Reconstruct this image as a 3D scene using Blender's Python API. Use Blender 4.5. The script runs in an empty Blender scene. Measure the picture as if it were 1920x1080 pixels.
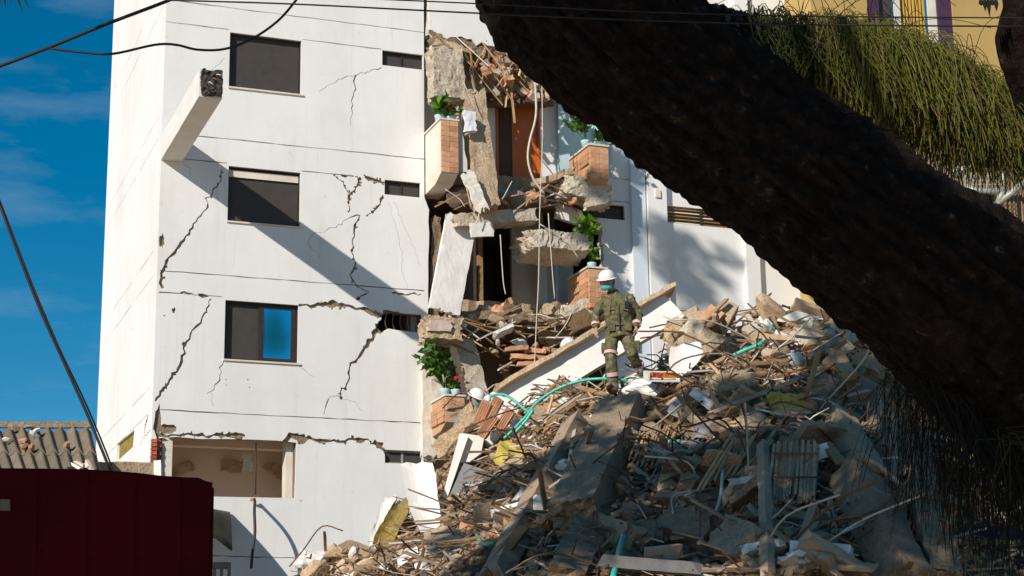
import bpy, bmesh, math, random
from mathutils import Vector as V, Matrix, noise, geometry
R = math.radians
random.seed(7)

# ------------------------------------------------------------------ camera, sky, sun, exposure
# building frame: X along the cracked front, Y into the building, Z up, origin at the front-left corner
F = 3450.0; PITCH = R(14.3); ROLL = R(-.86); YAW = R(20.8)
VD = V((math.sin(YAW), math.cos(YAW), 0)); RT = V((math.cos(YAW), -math.sin(YAW), 0)); UP = V((0, 0, 1))
FW = VD*math.cos(PITCH)+UP*math.sin(PITCH); U0 = UP*math.cos(PITCH)-VD*math.sin(PITCH)
CA = RT*math.cos(ROLL)+U0*math.sin(ROLL); CB = U0*math.cos(ROLL)-RT*math.sin(ROLL)
C = V((-5.903, -35.198, 1.6))
sc = bpy.context.scene
cd = bpy.data.cameras.new('camera'); cam = bpy.data.objects.new('camera', cd); sc.collection.objects.link(cam)
cd.sensor_width = 36; cd.lens = F/1920*36; cd.clip_start = .1; cd.clip_end = 3000
m = Matrix((CA, CB, -FW)).transposed().to_4x4(); m.translation = C; cam.matrix_world = m
sc.camera = cam
SUN = V((5.2, 3.8, -3.30)).normalized()            # the way the light travels
wd = bpy.data.worlds.new('World'); sc.world = wd; wd.use_nodes = True
nt = wd.node_tree; nt.nodes.clear()
def N(t, k, **kw):
    n = t.nodes.new(k)
    for a, b in kw.items(): setattr(n, a, b)
    return n
sky = N(nt, 'ShaderNodeTexSky', sky_type='NISHITA', sun_disc=False)
sky.sun_elevation = math.asin(-SUN.z); sky.sun_rotation = math.atan2(-SUN.x, -SUN.y)
sky.altitude = 1200; sky.air_density = 1.0; sky.dust_density = .3; sky.ozone_density = 3.5
hs = N(nt, 'ShaderNodeHueSaturation'); hs.inputs['Saturation'].default_value = 1.42; hs.inputs['Value'].default_value = .48; hs.inputs['Hue'].default_value=.485
tc = N(nt, 'ShaderNodeTexCoord'); mp = N(nt, 'ShaderNodeMapping'); mp.inputs['Scale'].default_value = (3, 3, 11)
cn = N(nt, 'ShaderNodeTexNoise'); cn.inputs['Scale'].default_value = 2.2; cn.inputs['Detail'].default_value = 9; cn.inputs['Roughness'].default_value = .62
cr = N(nt, 'ShaderNodeValToRGB'); cr.color_ramp.elements[0].position = .54; cr.color_ramp.elements[1].position = .9
cr.color_ramp.elements[1].color = (.2, .2, .2, 1)
mx = N(nt, 'ShaderNodeMix', data_type='RGBA'); mx.inputs[7].default_value = (4.0, 4.6, 5.2, 1)
bg = N(nt, 'ShaderNodeBackground'); bg.inputs['Strength'].default_value = .15
wo = N(nt, 'ShaderNodeOutputWorld')
L = nt.links.new
L(sky.outputs[0], hs.inputs['Color']); L(tc.outputs['Generated'], mp.inputs[0]); L(mp.outputs[0], cn.inputs['Vector'])
L(cn.outputs[0], cr.inputs[0]); L(cr.outputs[0], mx.inputs[0]); L(hs.outputs[0], mx.inputs[6]); L(mx.outputs[2], bg.inputs[0]); L(bg.outputs[0], wo.inputs[0])
sl = bpy.data.lights.new('sun', 'SUN'); sl.energy = 4.1; sl.angle = R(.55); sl.color = (1, .915, .81)
so = bpy.data.objects.new('sun', sl); sc.collection.objects.link(so)
so.rotation_euler = SUN.to_track_quat('-Z', 'Y').to_euler(); so.location = (-30, -30, 40)
vs = sc.view_settings; vs.view_transform = 'Standard'; vs.look = 'None'; vs.exposure = .25; vs.gamma = 1; vs.use_curve_mapping = False
sc.cycles.use_denoising = True; sc.cycles.max_bounces = 6; sc.cycles.diffuse_bounces = 4; sc.cycles.transparent_max_bounces = 6
sc.cycles.caustics_reflective = False; sc.cycles.caustics_refractive = False

# ------------------------------------------------------------------ measuring helpers (photograph pixel -> ray -> world)
def ray(px, py): return FW+CA*((px-960)/F)-CB*((py-540)/F)
def on_y(px, py, y=0.):
    r = ray(px, py); return C+r*((y-C.y)/r.y)
def on_x(px, py, x=0.):
    r = ray(px, py); return C+r*((x-C.x)/r.x)
def at(px, py, v):
    r = ray(px, py); return C+r*(v/r.dot(VD))
def UVZ(u, v, z): return V((C.x, C.y, 0))+RT*u+VD*v+UP*z
def proj(p):
    d = p-C; z = d.dot(FW); return 960+F*d.dot(CA)/z, 540-F*d.dot(CB)/z, z

# ------------------------------------------------------------------ mesh helpers
ORG = {}
COL = sc.collection
def tag(o, label=None, cat=None, group=None, kind=None):
    for k, x in (('label', label), ('category', cat), ('group', group), ('kind', kind)):
        if x: o[k] = x
    return o
def thing(name, label, cat, loc, group=None):
    o = bpy.data.objects.new(name, None); COL.objects.link(o); o.location = loc; o.empty_display_size = .2
    ORG[o.name] = V(loc); return tag(o, label, cat, group)
class MB:
    def __init__(s): s.v = []; s.f = []; s.mi = []
    def add(s, vs_, fs, mi=0):
        b = len(s.v); s.v += [V(p) for p in vs_]; s.f += [tuple(i+b for i in f) for f in fs]; s.mi += [mi]*len(fs); return s
    def box(s, a, b, mi=0, M=None):
        x0, y0, z0 = a; x1, y1, z1 = b
        p = [V(q) for q in ((x0,y0,z0),(x1,y0,z0),(x1,y1,z0),(x0,y1,z0),(x0,y0,z1),(x1,y0,z1),(x1,y1,z1),(x0,y1,z1))]
        if M: p = [M @ q for q in p]
        return s.add(p, [(3,2,1,0),(4,5,6,7),(0,1,5,4),(1,2,6,5),(2,3,7,6),(3,0,4,7)], mi)
    def tube(s, pts, r, n=7, caps=True, mi=0, flat=1.0):
        pts = [V(p) for p in pts]; k = len(pts); rr = r if isinstance(r, (list, tuple)) else [r]*k
        t0 = (pts[1]-pts[0]).normalized(); a = t0.orthogonal().normalized(); b = len(s.v); prev = t0
        for i, p in enumerate(pts):
            t = (pts[min(i+1, k-1)]-pts[max(i-1, 0)]).normalized()
            a = (a-t*a.dot(t)); a = a.normalized() if a.length > 1e-6 else t.orthogonal().normalized()
            c = t.cross(a)
            for j in range(n):
                q = 2*math.pi*j/n; s.v.append(p+a*(rr[i]*math.cos(q))+c*(rr[i]*flat*math.sin(q)))
        fs = [(b+i*n+j, b+i*n+(j+1) % n, b+(i+1)*n+(j+1) % n, b+(i+1)*n+j) for i in range(k-1) for j in range(n)]
        if caps: fs += [tuple(b+j for j in reversed(range(n))), tuple(b+(k-1)*n+j for j in range(n))]
        s.f += fs; s.mi += [mi]*len(fs); return s
    def prism(s, poly, d, mi=0):
        """poly: 3-D points of a planar outline; d: extrusion vector"""
        poly = [V(p) for p in poly]; d = V(d); n = len(poly)
        nrm = sum(((poly[i]-poly[0]).cross(poly[(i+1) % n]-poly[0]) for i in range(1, n-1)), V())
        if nrm.dot(d) > 0: poly = poly[::-1]
        return s.add(poly+[p+d for p in poly], [tuple(range(n)), tuple(range(2*n-1, n-1, -1))]+[(i, i+n, (i+1) % n+n, (i+1) % n) for i in range(n)], mi)
    def mesh(s, name, org, mats):
        me = bpy.data.meshes.new(name); me.from_pydata([p-org for p in s.v], [], s.f)
        for x in mats: me.materials.append(x)
        if any(s.mi): me.polygons.foreach_set('material_index', s.mi)
        me.update(); return me
    def build(s, name, mat, parent=None, smooth=False, loc=None):
        mats = mat if isinstance(mat, (list, tuple)) else [mat]
        if parent is not None: org = ORG[parent.name]
        elif loc is not None: org = V(loc)
        else:
            lo = V([min(p[i] for p in s.v) for i in range(3)]); hi = V([max(p[i] for p in s.v) for i in range(3)])
            org = V(((lo.x+hi.x)/2, (lo.y+hi.y)/2, lo.z))
        me = s.mesh(name, org, mats)
        if smooth: me.polygons.foreach_set('use_smooth', [True]*len(me.polygons))
        o = bpy.data.objects.new(name, me); COL.objects.link(o)
        if parent is not None: o.parent = parent; ORG[o.name] = org
        else: o.location = org; ORG[o.name] = org
        return o
def nz(p, f=1., s=0.): return noise.noise(V(p)*f+V((s*3.17, s*1.3, s*7.7)))
def nv(p, f=1., s=0.): return noise.noise_vector(V(p)*f+V((s*3.17, s*1.3, s*7.7)))
def rough_box(Lx, Ly, Lz, seg=.14, amp=.03, ends=.0, seed=0, f=4.):
    ns = [max(1, min(24, round(q/seg))) for q in (Lx, Ly, Lz)]; idx = {}; vs_ = []; fs = []; rnd = random.Random(seed)
    def vert(i, j, k):
        if (i, j, k) not in idx:
            p = V(((i/ns[0]-.5)*Lx, (j/ns[1]-.5)*Ly, (k/ns[2]-.5)*Lz))
            p += nv(p, f, seed)*amp+nv(p, f*2.7, seed+3)*amp*.55+nv(p, f*7, seed+5)*amp*.35
            if ends and i in (0, ns[0]): p.x += rnd.uniform(-ends, ends*.4)*(1 if i else -1)
            idx[(i, j, k)] = len(vs_); vs_.append(p)
        return idx[(i, j, k)]
    a, b, c = ns
    for i in range(a):
        for j in range(b):
            fs.append((vert(i,j,0), vert(i,j+1,0), vert(i+1,j+1,0), vert(i+1,j,0))); fs.append((vert(i,j,c), vert(i+1,j,c), vert(i+1,j+1,c), vert(i,j+1,c)))
        for k in range(c):
            fs.append((vert(i,0,k), vert(i+1,0,k), vert(i+1,0,k+1), vert(i,0,k+1))); fs.append((vert(i,b,k), vert(i,b,k+1), vert(i+1,b,k+1), vert(i+1,b,k)))
    for j in range(b):
        for k in range(c):
            fs.append((vert(0,j,k), vert(0,j,k+1), vert(0,j+1,k+1), vert(0,j+1,k))); fs.append((vert(a,j,k), vert(a,j+1,k), vert(a,j+1,k+1), vert(a,j,k+1)))
    return vs_, fs
def frame(x, zh=UP):
    x = V(x).normalized(); zh = V(zh)
    y = zh.cross(x)
    if y.length < 1e-4: y = V((0, 1, 0)).cross(x)
    y.normalize(); z = x.cross(y); return Matrix((x, y, z)).transposed()
def rock_mesh(seed, cuts=7, sub=3):
    rnd = random.Random(seed); bm = bmesh.new(); bmesh.ops.create_icosphere(bm, subdivisions=sub, radius=.5)
    pl = [(V((rnd.gauss(0,1), rnd.gauss(0,1), rnd.gauss(0,1))).normalized(), rnd.uniform(.2, .4)) for _ in range(cuts)]
    for v_ in bm.verts:
        p = v_.co
        for n_, d in pl:
            q = p.dot(n_)
            if q > d: p -= n_*(q-d)
        p += nv(p, 3.2, seed)*.022+nv(p, 9, seed)*.014
    vs_ = [v_.co.copy() for v_ in bm.verts]; fs = [tuple(v_.index for v_ in f.verts) for f in bm.faces]; bm.free(); return vs_, fs
def solid(name, geo, mat, P, Mx, label=None, cat=None, group=None, parent=None, smooth=False, kind=None):
    """vertices of a centred shape -> world, as one object"""
    b = MB(); b.add([V(P)+Mx @ p for p in geo[0]], geo[1])
    o = b.build(name, mat, parent, smooth)
    return tag(o, label, cat, group, kind)
def beam(name, P0, P1, W, H, mat, label=None, cat=None, zh=UP, amp=.02, ends=.05, seed=0, seg=.12, group=None, parent=None, f=4.):
    """rough bar from P0 to P1, W across, H along the zh side"""
    P0, P1 = V(P0), V(P1); return solid(name, rough_box((P1-P0).length, W, H, seg, amp, ends, seed, f), mat, (P0+P1)/2, frame(P1-P0, zh), label, cat, group, parent)
def catmull(pts, k=6):
    pts = [V(p) for p in pts]; q = [pts[0]*2-pts[1]]+pts+[pts[-1]*2-pts[-2]]; out = []
    for i in range(1, len(q)-2):
        a, b, c, d = q[i-1:i+3]
        for j in range(k):
            t = j/k; out.append(.5*((2*b)+(c-a)*t+(2*a-5*b+4*c-d)*t*t+(3*b-a-3*c+d)*t**3))
    return out+[pts[-1]]
def pline(name, pts, r, mat, label=None, cat=None, n=6, k=6, group=None, parent=None, kind=None):
    o = MB().tube(catmull(pts, k) if k > 1 else pts, r, n).build(name, mat, parent, True); return tag(o, label, cat, group, kind)
def inside(p, poly):
    x, y = p; c = False; j = len(poly)-1
    for i in range(len(poly)):
        xi, yi = poly[i]; xj, yj = poly[j]
        if (yi > y) != (yj > y) and x < (xj-xi)*(y-yi)/(yj-yi)+xi: c = not c
        j = i
    return c
def plate(outer, holes, to3, d, mb=None, mi=0):
    """flat wall with any outline, openings and cracks cut right through; d = thickness vector"""
    mb = mb or MB(); co = []; ed = []
    for P in [outer]+holes:
        b = len(co); co += [V((p[0], p[1])) for p in P]; ed += [(b+i, b+(i+1) % len(P)) for i in range(len(P))]
    vo, eo, fo = geometry.delaunay_2d_cdt(co, ed, [], 0, 1e-5)[:3]
    bb = [(min(p[0] for p in h), max(p[0] for p in h), min(p[1] for p in h), max(p[1] for p in h)) for h in holes]
    keep = []; cnt = {}
    for f in fo:
        c = (sum(vo[i].x for i in f)/len(f), sum(vo[i].y for i in f)/len(f))
        if not inside(c, outer): continue
        if any(b[0] <= c[0] <= b[1] and b[2] <= c[1] <= b[3] and inside(c, h) for b, h in zip(bb, holes)): continue
        keep.append(tuple(f))
        for i in range(len(f)): cnt[(f[i], f[(i+1) % len(f)])] = 1
    n = len(vo); d = V(d); top = [to3(p.x, p.y) for p in vo]
    a, b, c = top[keep[0][0]], top[keep[0][1]], top[keep[0][2]]
    flip = (b-a).cross(c-a).dot(d) > 0
    fs = [f[::-1] if flip else f for f in keep]+[tuple(i+n for i in (f if flip else f[::-1])) for f in keep]
    for (i, j) in cnt:
        if (j, i) not in cnt: fs.append((i, j, j+n, i+n) if flip else (j, i, i+n, j+n))
    return mb.add(top+[p+d for p in top], fs, mi)
def crack(pts, w, seed=0, jit=.35, step=.07):
    """thin ragged polygon along a polyline of 2-D points; w = (start, middle, end) widths"""
    rnd = random.Random(seed); P = []
    for a, b in zip(pts, pts[1:]):
        k = max(1, int(math.dist(a, b)/step))
        for i in range(k): P.append((a[0]+(b[0]-a[0])*i/k, a[1]+(b[1]-a[1])*i/k))
    P.append(pts[-1]); n = len(P); l = []; r = []
    for i, p in enumerate(P):
        a, b = P[max(0, i-1)], P[min(n-1, i+1)]; t = V((b[0]-a[0], b[1]-a[1])); t = t.normalized() if t.length else V((1, 0))
        q = i/(n-1); ww = (w[0]*(1-2*q)+w[1]*2*q) if q < .5 else (w[1]*(2-2*q)+w[2]*(2*q-1))
        ww *= .5*rnd.uniform(.55, 1.5); o = rnd.uniform(-jit, jit)*step*(0 < i < n-1)
        c = (p[0]-t.y*o, p[1]+t.x*o); ww = max(ww, .003)
        l.append((c[0]-t.y*ww, c[1]+t.x*ww)); r.append((c[0]+t.y*ww, c[1]-t.x*ww))
    return l+r[::-1]
def blob(cx, cz, rx, rz, seed=0, n=14):
    rnd = random.Random(seed); return [(cx+rx*math.cos(2*math.pi*i/n)*rnd.uniform(.55, 1.15), cz+rz*math.sin(2*math.pi*i/n)*rnd.uniform(.5, 1.15)) for i in range(n)]
def rect(x0, x1, z0, z1): return [(x0, z0), (x1, z0), (x1, z1), (x0, z1)]
def ragged(a, b, amp, step, seed):
    """points from a to b (excl. b) with a broken edge"""
    rnd = random.Random(seed); a, b = V(a), V(b); n = max(1, int((b-a).length/step)); t = (b-a).normalized(); o = V((-t.y, t.x))
    return [tuple(a+(b-a)*(i/n)+o*(rnd.uniform(-amp, amp) if i else 0)) for i in range(n)]

# ------------------------------------------------------------------ materials
MATS = {}
def mat(name, c1, c2=None, scale=5, rough=.85, bump=.25, bscale=30, spec=.25, metal=0, stretch=(1,1,1), rnd=0., c3=None, pos=(.35,.65), bdist=.02, world=False, trans=0., bstretch=(1,1,1)):
    if name in MATS: return MATS[name]
    mt = bpy.data.materials.new(name); mt.use_nodes = True; t = mt.node_tree; t.nodes.clear(); l = t.links.new
    out = N(t, 'ShaderNodeOutputMaterial'); bs = N(t, 'ShaderNodeBsdfPrincipled'); l(bs.outputs[0], out.inputs[0])
    bs.inputs['Roughness'].default_value = rough; bs.inputs['Metallic'].default_value = metal; bs.inputs['Specular IOR Level'].default_value = spec
    if world: src = N(t, 'ShaderNodeNewGeometry').outputs['Position']
    else: src = N(t, 'ShaderNodeTexCoord').outputs['Object']
    mpn = N(t, 'ShaderNodeMapping'); mpn.inputs['Scale'].default_value = stretch; l(src, mpn.inputs[0]); vec = mpn.outputs[0]
    oi = N(t, 'ShaderNodeObjectInfo')
    n1 = N(t, 'ShaderNodeTexNoise'); n1.noise_dimensions = '4D'; n1.inputs['Scale'].default_value = scale; n1.inputs['Detail'].default_value = 7; n1.inputs['Roughness'].default_value = .65
    mu = N(t, 'ShaderNodeMath', operation='MULTIPLY'); mu.inputs[1].default_value = 37; l(oi.outputs['Random'], mu.inputs[0]); l(mu.outputs[0], n1.inputs['W']); l(vec, n1.inputs['Vector'])
    rp = N(t, 'ShaderNodeValToRGB'); e = rp.color_ramp.elements; e[0].position = pos[0]; e[1].position = pos[1]
    e[0].color = (*c1, 1); e[1].color = (*(c2 or c1), 1)
    if c3: x = e.new(min(.99, pos[1]+.12)); x.color = (*c3, 1)
    l(n1.outputs[0], rp.inputs[0]); colr = rp.outputs[0]
    if rnd:
        h = N(t, 'ShaderNodeHueSaturation'); a = N(t, 'ShaderNodeMapRange'); a.inputs[3].default_value = 1-rnd; a.inputs[4].default_value = 1+rnd
        l(oi.outputs['Random'], a.inputs[0]); l(a.outputs[0], h.inputs['Value']); l(colr, h.inputs['Color']); colr = h.outputs[0]
    if bump >= .8:                                                  # aggregate and dust speckle of broken faces
        n3 = N(t, 'ShaderNodeTexNoise'); n3.inputs['Scale'].default_value = 34; n3.inputs['Detail'].default_value = 5; n3.inputs['Roughness'].default_value = .75; l(src, n3.inputs['Vector'])
        r3 = N(t, 'ShaderNodeValToRGB'); r3.color_ramp.elements[0].position = .36; r3.color_ramp.elements[1].position = .62; r3.color_ramp.elements[0].color = (.66,.64,.62,1); r3.color_ramp.elements[1].color = (1.1,1.1,1.08,1); l(n3.outputs[0], r3.inputs[0])
        m3 = N(t, 'ShaderNodeMix', data_type='RGBA', blend_type='MULTIPLY'); m3.inputs[0].default_value = 1; l(colr, m3.inputs[6]); l(r3.outputs[0], m3.inputs[7]); colr = m3.outputs[2]
    l(colr, bs.inputs['Base Color'])
    if bump:
        mb2 = N(t, 'ShaderNodeMapping'); mb2.inputs['Scale'].default_value = bstretch; l(src, mb2.inputs[0])
        n2 = N(t, 'ShaderNodeTexNoise'); n2.inputs['Scale'].default_value = bscale; n2.inputs['Detail'].default_value = 6; n2.inputs['Roughness'].default_value = .7; l(mb2.outputs[0], n2.inputs['Vector'])
        bp = N(t, 'ShaderNodeBump'); bp.inputs['Strength'].default_value = bump; bp.inputs['Distance'].default_value = bdist; l(n2.outputs[0], bp.inputs['Height']); l(bp.outputs[0], bs.inputs['Normal'])
    if trans:
        tr = N(t, 'ShaderNodeBsdfTranslucent'); ad = N(t, 'ShaderNodeMixShader'); ad.inputs[0].default_value = trans
        l(colr, tr.inputs[0]); l(bs.outputs[0], ad.inputs[1]); l(tr.outputs[0], ad.inputs[2]); l(ad.outputs[0], out.inputs[0])
    MATS[name] = mt; return mt
M_plaster = mat('white_plaster', (.82,.82,.81), (.75,.75,.74), scale=1.1, rough=.8, bump=.12, bscale=26, stretch=(1,1,.35), c3=(.70,.68,.63), pos=(.35,.72), world=True)
def weather(mt):
    t = mt.node_tree; l = t.links.new; bs = next(n for n in t.nodes if n.type == 'BSDF_PRINCIPLED'); src = bs.inputs['Base Color'].links[0].from_socket
    ge = N(t, 'ShaderNodeNewGeometry'); last = src
    for sc_, nsc, lo, hi, colr in (((5,5,.28), 1.0, .55, .82, (.82,.80,.76)), ((.35,.35,.3), 1.0, .42, .8, (.86,.845,.81)), ((1.6,1.6,1.6), 3.0, .60, .72, (.86,.83,.78))):
        mpn = N(t, 'ShaderNodeMapping'); mpn.inputs['Scale'].default_value = sc_; l(ge.outputs['Position'], mpn.inputs[0])
        nn = N(t, 'ShaderNodeTexNoise'); nn.inputs['Scale'].default_value = nsc; nn.inputs['Detail'].default_value = 8; nn.inputs['Roughness'].default_value = .7; l(mpn.outputs[0], nn.inputs['Vector'])
        mr = N(t, 'ShaderNodeMapRange'); mr.inputs[1].default_value = lo; mr.inputs[2].default_value = hi; l(nn.outputs[0], mr.inputs[0])
        m_ = N(t, 'ShaderNodeMix', data_type='RGBA', blend_type='MULTIPLY'); m_.inputs[7].default_value = (*colr, 1); l(mr.outputs[0], m_.inputs[0]); l(last, m_.inputs[6]); last = m_.outputs[2]
    l(last, bs.inputs['Base Color'])
weather(M_plaster)
M_plaster2 = mat('cream_plaster', (.74,.70,.62), (.62,.56,.46), scale=2.5, bump=.2, bscale=30, world=True)
M_masonry = mat('raw_masonry', (.36,.29,.2), (.22,.17,.12), scale=5, bump=.8, bscale=22, c3=(.42,.36,.28), bdist=.05)
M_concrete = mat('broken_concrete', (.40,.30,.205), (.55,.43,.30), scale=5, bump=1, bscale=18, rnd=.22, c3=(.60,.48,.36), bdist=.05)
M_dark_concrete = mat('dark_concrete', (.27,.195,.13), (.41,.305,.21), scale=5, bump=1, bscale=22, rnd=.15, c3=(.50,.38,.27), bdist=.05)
M_tan = mat('dusty_concrete', (.76,.58,.39), (.60,.43,.27), scale=4, bump=.9, bscale=18, rnd=.18, c3=(.78,.68,.55), bdist=.05)
M_pale = mat('pale_concrete', (.72,.64,.52), (.55,.47,.37), scale=4, bump=.9, bscale=18, rnd=.14, c3=(.78,.72,.62), bdist=.05)
M_white = mat('white_painted', (.80,.79,.76), (.72,.69,.64), scale=3, bump=.25, bscale=20, rnd=.06, c3=(.5,.42,.33), pos=(.4,.7))
M_brick = mat('terracotta', (.50,.25,.14), (.60,.34,.20), scale=6, bump=.4, bscale=40, rnd=.22, c3=(.62,.42,.3))
M_mortar = mat('mortar', (.55,.37,.24), (.48,.31,.2), scale=12, bump=.5)
M_redbrick = mat('red_brick', (.35,.09,.05), (.45,.14,.08), scale=8, bump=.5, rnd=.25)
M_wood = mat('old_timber', (.36,.23,.12), (.24,.15,.08), scale=3, stretch=(1,9,9), bump=.5, bscale=14, bstretch=(1,9,9), rnd=.3, c3=(.46,.33,.2))
M_greywood = mat('weathered_wood', (.46,.34,.235), (.32,.235,.16), scale=3, stretch=(1,9,9), bump=.5, bscale=14, bstretch=(1,9,9), rnd=.3, c3=(.62,.47,.33))
M_cane = mat('cane', (.52,.34,.19), (.38,.24,.13), scale=5, bump=.3, rnd=.35, c3=(.55,.4,.25))
M_rust = mat('rusty_bar', (.12,.07,.045), (.2,.11,.06), scale=20, bump=.5, rough=.75, rnd=.3)
M_wire = mat('pale_wire', (.62,.58,.5), (.5,.46,.4), scale=9, bump=.1, rough=.6)
M_black = mat('black_rubber', (.012,.012,.013), (.02,.02,.02), bump=.05, rough=.6)
M_earth = mat('rubble_earth', (.17,.11,.065), (.27,.18,.11), scale=2.2, bump=1, bscale=9, c3=(.36,.27,.18), bdist=.12)
M_gravel = mat('rubble_crumbs', (.28,.195,.12), (.46,.34,.225), scale=1.7, bump=.6, bscale=25, c3=(.5,.42,.33))
M_teal = mat('teal_plastic', (.04,.44,.34), (.06,.5,.40), rough=.4, bump=.05, spec=.5)
M_yellow = mat('yellow_plastic', (.52,.42,.10), (.42,.32,.07), scale=5, rough=.5, bump=.1, c3=(.3,.22,.08))
M_orange = mat('orange_pipe', (.50,.30,.02), (.42,.24,.02), rough=.45, bump=.05)
M_pink = mat('pink_tile', (.55,.40,.33), (.65,.52,.44), bump=.2, rnd=.2)
M_bluepvc = mat('blue_grey_pvc', (.20,.215,.25), (.26,.26,.27), rough=.5, bump=.08)
M_blue = mat('blue_plastic', (.05,.2,.45), (.08,.28,.55), rough=.5, bump=.1)
M_glassdark = mat('dim_room_glass', (.062,.055,.05), (.075,.066,.06), rough=.35, bump=0, spec=.12)  # opaque panes, the dim of the rooms behind put into the colour
M_glassblue = mat('sky_blue_glass', (.03,.62,.95), (.04,.66,.97), rough=.06, bump=0, metal=.9, spec=.5, scale=1)  # sky reflection put into the pane colour as a blue metallic tint
M_frame = mat('bronze_frame', (.03,.025,.022), (.045,.038,.033), rough=.45, bump=.05)
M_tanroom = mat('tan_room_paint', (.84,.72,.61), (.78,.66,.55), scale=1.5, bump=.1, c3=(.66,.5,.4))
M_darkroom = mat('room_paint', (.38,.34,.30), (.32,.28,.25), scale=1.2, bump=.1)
M_ceil = mat('ceiling_paint', (.80,.70,.58), (.74,.62,.5), scale=1.5, bump=.15)
M_door = mat('varnished_door', (.56,.15,.018), (.46,.11,.014), scale=2, stretch=(6,6,1), rough=.35, bump=.06, spec=.5)
M_door2 = mat('dark_door', (.09,.06,.035), (.07,.045,.03), scale=2, stretch=(6,6,1), rough=.5, bump=.06)
M_bluewall = mat('pale_blue_paint', (.42,.60,.66), (.52,.66,.70), scale=1.5, bump=.15, c3=(.66,.7,.7), world=True)
M_leaf = mat('glossy_leaf', (.035,.10,.018), (.07,.16,.025), scale=8, rough=.45, bump=.05, spec=.5, trans=.25)
M_leafy = mat('young_leaf', (.12,.26,.02), (.2,.34,.03), scale=8, rough=.5, bump=.05, trans=.35)
M_red = mat('red_petal', (.5,.03,.03), (.6,.06,.05), rough=.5, bump=.05, trans=.2)
M_fl_or = mat('orange_petal', (.65,.14,.03), (.7,.25,.04), rough=.5, bump=.05, trans=.2)
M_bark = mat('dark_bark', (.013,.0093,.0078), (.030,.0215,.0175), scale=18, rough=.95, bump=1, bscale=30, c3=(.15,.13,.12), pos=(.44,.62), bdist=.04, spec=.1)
M_fern = mat('epiphyte_green', (.10,.115,.010), (.155,.16,.018), scale=2.3, rough=.6, bump=0, c3=(.2,.14,.04), trans=.25)
M_ferndark = mat('fern_shade_tint', (.022,.028,.006), (.04,.045,.01), scale=3, rough=.8, bump=0, trans=.2)  # dark copy of the fern green, shade put into the colour
M_strand = mat('dark_strand', (.007,.0065,.005), (.012,.011,.008), rough=.85, bump=0)
M_crown = mat('tree_leaf', (.03,.07,.012), (.06,.11,.02), scale=.6, rough=.5, bump=0, trans=.2)
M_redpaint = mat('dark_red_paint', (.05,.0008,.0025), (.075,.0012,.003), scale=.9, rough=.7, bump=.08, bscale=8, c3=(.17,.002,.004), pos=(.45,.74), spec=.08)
M_roof = mat('fibre_cement', (.15,.12,.085), (.21,.175,.13), scale=4, bump=.4, bscale=30, rnd=.2, c3=(.28,.24,.18))
M_yellowwall = mat('yellow_plaster', (.50,.35,.13), (.44,.30,.11), scale=.8, bump=.1, world=True)
M_purple = mat('purple_frame', (.05,.03,.07), (.08,.04,.07), bump=.05, rough=.5)
M_curtain = mat('ochre_curtain', (.45,.30,.06), (.36,.22,.045), scale=2, stretch=(8,8,.5), bump=.2)
M_ribbed = mat('tan_ribbed_sheet', (.30,.22,.13), (.22,.16,.1), scale=1.5, bump=.1, c3=(.36,.28,.18))
M_galv = mat('white_tube', (.42,.43,.37), (.33,.34,.29), bump=.1, rough=.5, metal=.2)
M_navy = mat('navy_tarp', (.008,.012,.035), (.012,.017,.045), rough=.6, bump=.3, bscale=6)
M_ground = mat('street_ground', (.62,.48,.34), (.54,.41,.28), scale=.8, bump=.5, bscale=12, world=True)
M_skin = mat('skin', (.42,.22,.14), (.46,.25,.165), rough=.55, bump=.05, scale=12)
M_helmet = mat('white_helmet', (.8,.8,.8), (.76,.76,.76), rough=.3, bump=0, spec=.5)
M_mask = mat('teal_mask', (.05,.33,.36), (.06,.38,.41), rough=.8, bump=.15)
M_hair = mat('dark_hair', (.012,.009,.008), (.02,.015,.012), rough=.7)
M_boot = mat('dusty_boot', (.10,.085,.07), (.2,.18,.15), scale=9, rough=.8, bump=.3)
M_band = mat('pale_pink_band', (.60,.34,.32), (.68,.48,.45), scale=9, rough=.6, bump=.1)
M_cloth = mat('white_cloth', (.75,.77,.8), (.66,.69,.74), bump=.4, bscale=9)
M_lichen = mat('mouldy_render', (.42,.30,.07), (.24,.19,.06), scale=6, bump=.8, c3=(.06,.055,.03), pos=(.35,.6))
def camo():
    mt = mat('camouflage_cloth', (.15,.14,.068), (.06,.062,.034), scale=11, rough=.9, bump=.5, bscale=26, c3=(.27,.225,.13), pos=(.46,.51))
    return mt
M_camo = camo()

# ------------------------------------------------------------------ ground
g = MB(); g.add([(-600,-600,0),(600,-600,0),(600,900,0),(-600,900,0)], [(0,1,2,3)])
tag(g.build('ground', M_ground, loc=(0,0,0)), kind='structure')

# ------------------------------------------------------------------ the cracked apartment building
def fp(px, py): p = on_y(px, py); return (p.x, p.z)
def lp(px, py): p = on_x(px, py); return (p.y, p.z)
BW = 5.53
B = thing('apartment_building', 'white cracked apartment block, its balcony bay torn open above the rubble', 'building', (2.8, 0, 0))
WIN = [(1.33,2.84,14.99,16.18), (1.37,2.86,12.13,13.29), (1.37,2.86,9.29,10.49)]
SM = [(4.60,5.50,15.86,16.2), (4.66,5.44,13.0,13.32), (4.68,5.46,7.36,7.63)]
HOLE = [fp(719,588), fp(735,585), fp(760,588), fp(790,590), fp(793,606), fp(792,625), fp(770,622), fp(745,619), fp(728,616), fp(716,622), fp(708,612)]
LOW = [fp(293,822), fp(330,819), fp(375,823), fp(430,823), fp(470,824), fp(520,826), fp(556,830), fp(553,934), fp(400,931), (1.2,6.5), (.15,6.45)]
joints = []
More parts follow.
